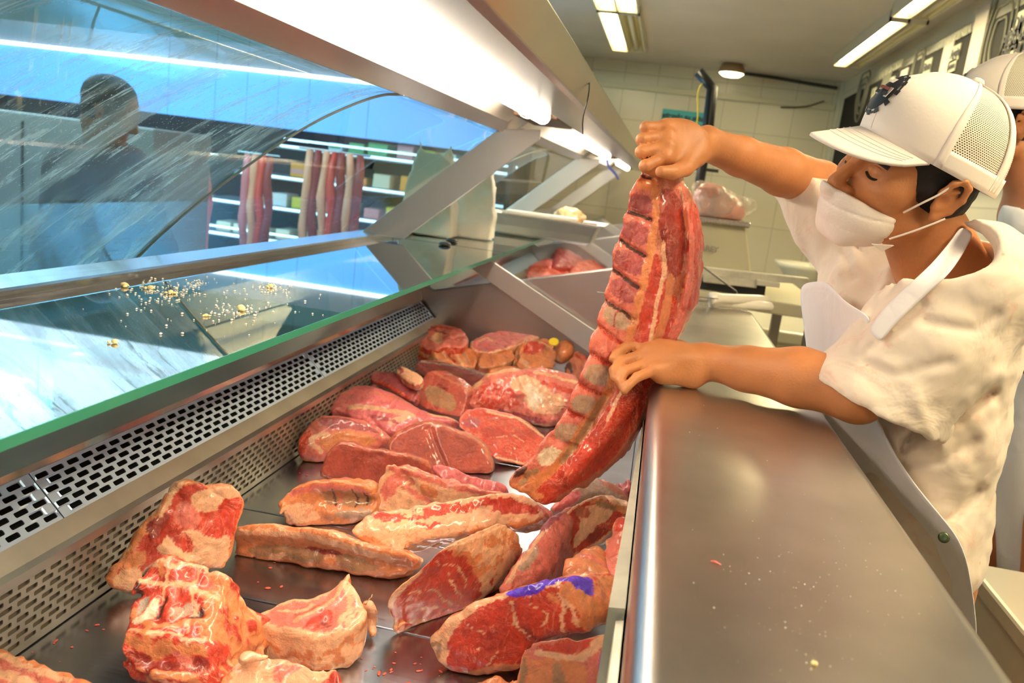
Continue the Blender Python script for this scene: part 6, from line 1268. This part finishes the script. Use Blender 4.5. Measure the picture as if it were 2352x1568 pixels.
# ------------------------------------------------------------ second worker behind
H2 = HeadFrame(J(2338, 288, 2.10), (-.93, .12, -.10), (0, -.10, 1), 1.03)
b2 = J(2400, 900, 2.2); P2 = empty('person', (b2[0], b2[1], 0), 'worker in white shirt and cap standing behind the butcher, cut off by the right edge', 'person')
S = SDF((b2[0] - .42, 1.85, .03), (b2[0] + .45, 2.6, 1.85), .0075); head_sdf(S, H2)
n2 = J(2395, 470, 2.16); c2 = J(2420, 640, 2.25); h2_ = np.array([c2[0], 2.27, .92]); S.cone(H2(-.03, 0, -.04), n2, .056, .07, .02)
S.path([n2 + [0, 0, -.05], c2, h2_], [.07, .11, .12], .04, sq=((0, 1, 0), .62))
a0, a1, a2 = np.array([c2[0] + .02, 2.08, c2[2] + .04]), J(2372, 800, 1.92), J(2330, 800, 1.99); S.path([a0, a1, a2], [.06, .05, .038], .03)
a4, a5 = J(2375, 1440, 1.97), J(2338, 1520, 1.95); S.path([a0, J(2420, 1000, 2.02), a4, a5, J(2332, 1580, 1.95)], [.06, .05, .035, .036, .03], .02)
for y in (-.09, .09): S.path([h2_ + [0, y, 0], (h2_[0], h2_[1] + y, .5), (h2_[0], h2_[1] + y, .09), (h2_[0] - .1, h2_[1] + y, .07)], [.09, .06, .04, .04], .02)
V, F = S.mesh(); obj('body', V, F, SKIN2, P2, smooth=True)
hair_part(H2, P2); cap_parts(H2, P2, emblem=2)
S = SDF((b2[0] - .42, 1.85, .70), (b2[0] + .45, 2.6, 1.55), .009)
S.path([c2 + [0, 0, .03], c2 * .5 + h2_ * .5, h2_ + [0, 0, -.02]], [.135, .135, .145], .04, sq=((0, 1, 0), .60)); S.path([c2 + [0, 0, .04], a0, a0 * .45 + a1 * .55], [.12, .10, .085], .04)
S.cone(c2, n2 + [0, 0, -.04], .11, .085, .04); S.ell(n2 + [-.03, -.02, .03], (.08, .08, .05), .01, 'sub'); S.noise(.009, 12, 11, 3); V, F = S.mesh(); obj('shirt', V, F, SHIRT2, P2, smooth=True)
sheet('apron', [[(2262, 900, 2.25), (2300, 860, 2.05), (2352, 840, 1.98), (2420, 840, 1.96)], [(2240, 1040, 2.25), (2290, 1020, 2.06), (2352, 1010, 1.98), (2420, 1010, 1.96)], [(2260, 1250, 2.25), (2300, 1250, 2.08), (2352, 1250, 2.0), (2420, 1250, 1.98)], [(2250, 1500, 2.25), (2290, 1500, 2.1), (2340, 1500, 2.03), (2420, 1500, 2.0)], [(2250, 1750, 2.25), (2290, 1750, 2.1), (2340, 1750, 2.03), (2420, 1750, 2.0)]], .003, SHIRT2, P2)
# white chest between the two men
fz = empty('white_chest', (.90, 1.67, 0), 'low white enamel chest behind the butcher, between him and the second worker', 'chest')
G().box((.78, 1.52, 0), (1.02, 1.82, .66)).obj('chest_body', CER, fz, bevel=.01); G().box((.76, 1.50, .66), (1.03, 1.84, .70)).obj('chest_lid', CER, fz, bevel=.008)
# ------------------------------------------------------------ customer beyond the glass
CU = empty('person', (-2.15, 3.2, 0), 'customer in a dark brown coat standing behind the streaked left glass pane', 'person')
H3 = HeadFrame(J(262, 262, 3.0), (.85, .3, -.3), (.05, 0, 1), 1.0)
S = SDF((H3.O[0] - .5, 2.6, .03), (H3.O[0] + .5, 3.6, 1.9), .010); head_sdf(S, H3)
c3 = H3.O + np.array([-.03, .02, -.32]); S.cone(H3(-.03, 0, -.04), H3.O + [-.02, .01, -.16], .056, .06, .02); S.path([c3 + [0, 0, .06], c3 + [0, 0, -.4]], [.10, .11], .03, sq=((.3, 1, 0), .62))
for y in (-.09, .09): S.path([c3 + [0, y, -.4], (c3[0], c3[1] + y, .5), (c3[0], c3[1] + y, .09), (c3[0] + .1, c3[1] + y, .08)], [.09, .06, .04, .04], .02)
V, F = S.mesh(); obj('body', V, F, SKIN2, CU, smooth=True); hair_part(H3, CU)
COAT = mat('dark_brown_coat', (.075, .035, .026), .8, var=.3, vscale=8)
S = SDF((H3.O[0] - .55, 2.55, .35), (H3.O[0] + .55, 3.65, 1.5), .010); S.path([c3 + [0, 0, .08], c3 + [0, 0, -.3], c3 + [0, 0, -.75]], [.15, .17, .19], .04, sq=((.9, .3, 0), .70))
for s_ in (-1, 1): S.path([c3 + [.16 * s_, 0, .07], c3 + [.24 * s_, .02, -.18], c3 + [.20 * s_, -.1, -.36]], [.07, .06, .05], .04)
S.noise(.008, 14, 3, 3); V, F = S.mesh(); obj('coat', V, F, COAT, CU, smooth=True)
# ================================================================ crumbs and scraps
CR = mat('fat_crumb', (.86, .68, .30), .6); CRW = mat('pale_crumb', (.85, .80, .66), .6); RB = mat('red_scrap', (.62, .10, .06), .35, coat=.4)
def lump(g, c, r, rr, flat=1.0):
    v = []; f = []; n = 7; st_ = 1 if flat == 1 else rr.uniform(1, 2.2); an_ = rr.uniform(0, 3.14)
    for i in range(1, 4):
        for k in range(n):
            a = 2 * math.pi * k / n; e = r * rr.uniform(.7, 1.2); ph = math.pi * i / 4; v.append((c[0] + e * math.sin(ph) * math.cos(a), c[1] + e * math.sin(ph) * math.sin(a), c[2] + r * .55 - r * .6 * math.cos(ph)))
    if flat != 1:
        ca, sa = math.cos(an_), math.sin(an_); w_ = []
        for q in v:
            X_, Y_ = q[0] - c[0], q[1] - c[1]; p_, o_ = (X_ * ca + Y_ * sa) * st_, -X_ * sa + Y_ * ca; w_.append((c[0] + p_ * ca - o_ * sa, c[1] + p_ * sa + o_ * ca, c[2] + (q[2] - c[2]) * flat))
        v = w_
    v += [(c[0], c[1], c[2]), (c[0], c[1], c[2] + r * 1.2 * flat)]; b, t = len(v) - 2, len(v) - 1
    for i in range(2):
        for k in range(n): f.append((i * n + k, i * n + (k + 1) % n, (i + 1) * n + (k + 1) % n, (i + 1) * n + k))
    for k in range(n): f.append((b, (k + 1) % n, k)); f.append((t, 2 * n + k, 2 * n + (k + 1) % n))
    g.add(v, f)
rr = random.Random(5)
for i, (x, y, r, w) in enumerate(((286, 658, .0065, 'largest pale fat crumb at the left of the scatter on the near glass shelf'), (345, 664, .006, 'fat crumb just right of the largest one on the near glass shelf'), (392, 674, .0055, 'fat crumb in the middle of the scatter on the near glass shelf'), (553, 711, .007, 'big yellow fat crumb nearest the green glass edge'),
                                  (264, 788, .0045, 'lone fat crumb apart from the others, lower left on the glass shelf'), (622, 660, .006, 'fat crumb at the right end of the scatter on the near glass shelf'), (473, 726, .0035, 'small fat crumb left of the big yellow one near the green edge'))):
    g = G(); p = pz(x, y, 1.1398); lump(g, p, r, rr)
    for _ in range(3): lump(g, p + [rr.uniform(-1, 1) * r * 1.3, rr.uniform(-1, 1) * r * 1.3, 0], r * .6, rr)
    tag(g.obj('fat_crumb', CR, smooth=True), w, 'crumb', 'larger fat crumbs on the glass shelf')
g = G()
for cx_, cy_, sx, sy, n in ((380, 670, 90, 26, 150), (625, 662, 50, 12, 70), (540, 715, 70, 18, 60), (450, 650, 30, 10, 30), (500, 700, 260, 70, 90)):
    for _ in range(n):
        x, y = cx_ + rr.gauss(0, sx * .5), cy_ + rr.gauss(0, sy * .5); p = pz(x, y, 1.1398)
        if -.88 < p[0] < -.51 and p[1] < 2.65: lump(g, p, rr.uniform(.0006, .0022), rr)
tag(g.obj('shelf_crumbs', CRW), 'fine scatter of pale fat crumbs over the near glass shelf', 'crumbs', kind='stuff')
g = G()
for _ in range(120):
    x, y = rr.gauss(1850, 130), rr.gauss(1370, 110); p = pz(x, y, 1.1)
    if .05 < p[0] < .28 and p[1] > .4: lump(g, p, rr.uniform(.0002, .0007), rr)
for _ in range(40):
    p = (rr.uniform(.05, .28), rr.uniform(.5, 1.3), 1.1); lump(g, p, rr.uniform(.0002, .0006), rr)
tag(g.obj('worktop_specks', CRW), 'tiny white and yellow specks of bone dust strewn over the worktop', 'specks', kind='stuff')
p = pz(1870, 1528, 1.1); g = G(); lump(g, p, .0028, rr); tag(g.obj('meat_crumb', CR, smooth=True), 'small orange crumb near the bottom edge of the worktop', 'crumb')
a, b = pz(1632, 1288, 1.101), pz(1656, 1296, 1.101); tag(G().tube([a, (a + b) / 2 + [0, .001, .0005], b], [.0005, .0011, .0005], 6).obj('red_shred', RB), 'tiny red meat shred lying on the worktop', 'meat shred')
g = G()
for cx_, cy_, s_, n in ((860, 1530, 22, 8), (940, 1530, 25, 8), (120, 1480, 30, 6), (200, 1445, 15, 3), (1000, 1540, 20, 4), (630, 1330, 40, 6), (700, 1080, 20, 4), (90, 1465, 12, 3)):
    for _ in range(n):
        p = pz(cx_ + rr.gauss(0, s_), cy_ + rr.gauss(0, s_ * .6), .7801)
        if -.65 < p[0] < 0: lump(g, p, rr.uniform(.0010, .0034), rr, .35)
tag(g.obj('deck_scraps', RB, smooth=True), 'little red meat scraps strewn on the bare steel deck', 'meat scraps', kind='stuff')
# wire clip on the near tube, cable tie beyond
tag(G().tube(smooth_line([(-.322, 1.93, 1.575), (-.315, 1.93, 1.54), (-.335, 1.93, 1.522), (-.365, 1.93, 1.535), (-.362, 1.95, 1.575)], 2), .0016, 6).obj('wire_clip', STEEL_JT), 'bent wire clip hooked round the near end of the lit tube', 'wire clip')
tag(G().tube(smooth_line([(-.335, 4.46, 1.545), (-.33, 4.50, 1.50), (-.29, 4.56, 1.47), (-.27, 4.60, 1.44)], 2), .007, 6).obj('blue_tie', mat('blue_tie_plastic', (.08, .14, .55), .4)), 'short blue and black cable tie hanging from the second tube light', 'cable tie')
tag(G().tube(smooth_line([(-.175, 1.62, 1.59), (-.172, 1.62, 1.56), (-.180, 1.63, 1.52), (-.176, 1.64, 1.49)], 2), .0013, 5).obj('hanging_wire_end', BLACK), 'thin black wire end dangling from the outer edge of the lamp canopy', 'wire')
bpy.context.view_layer.update()
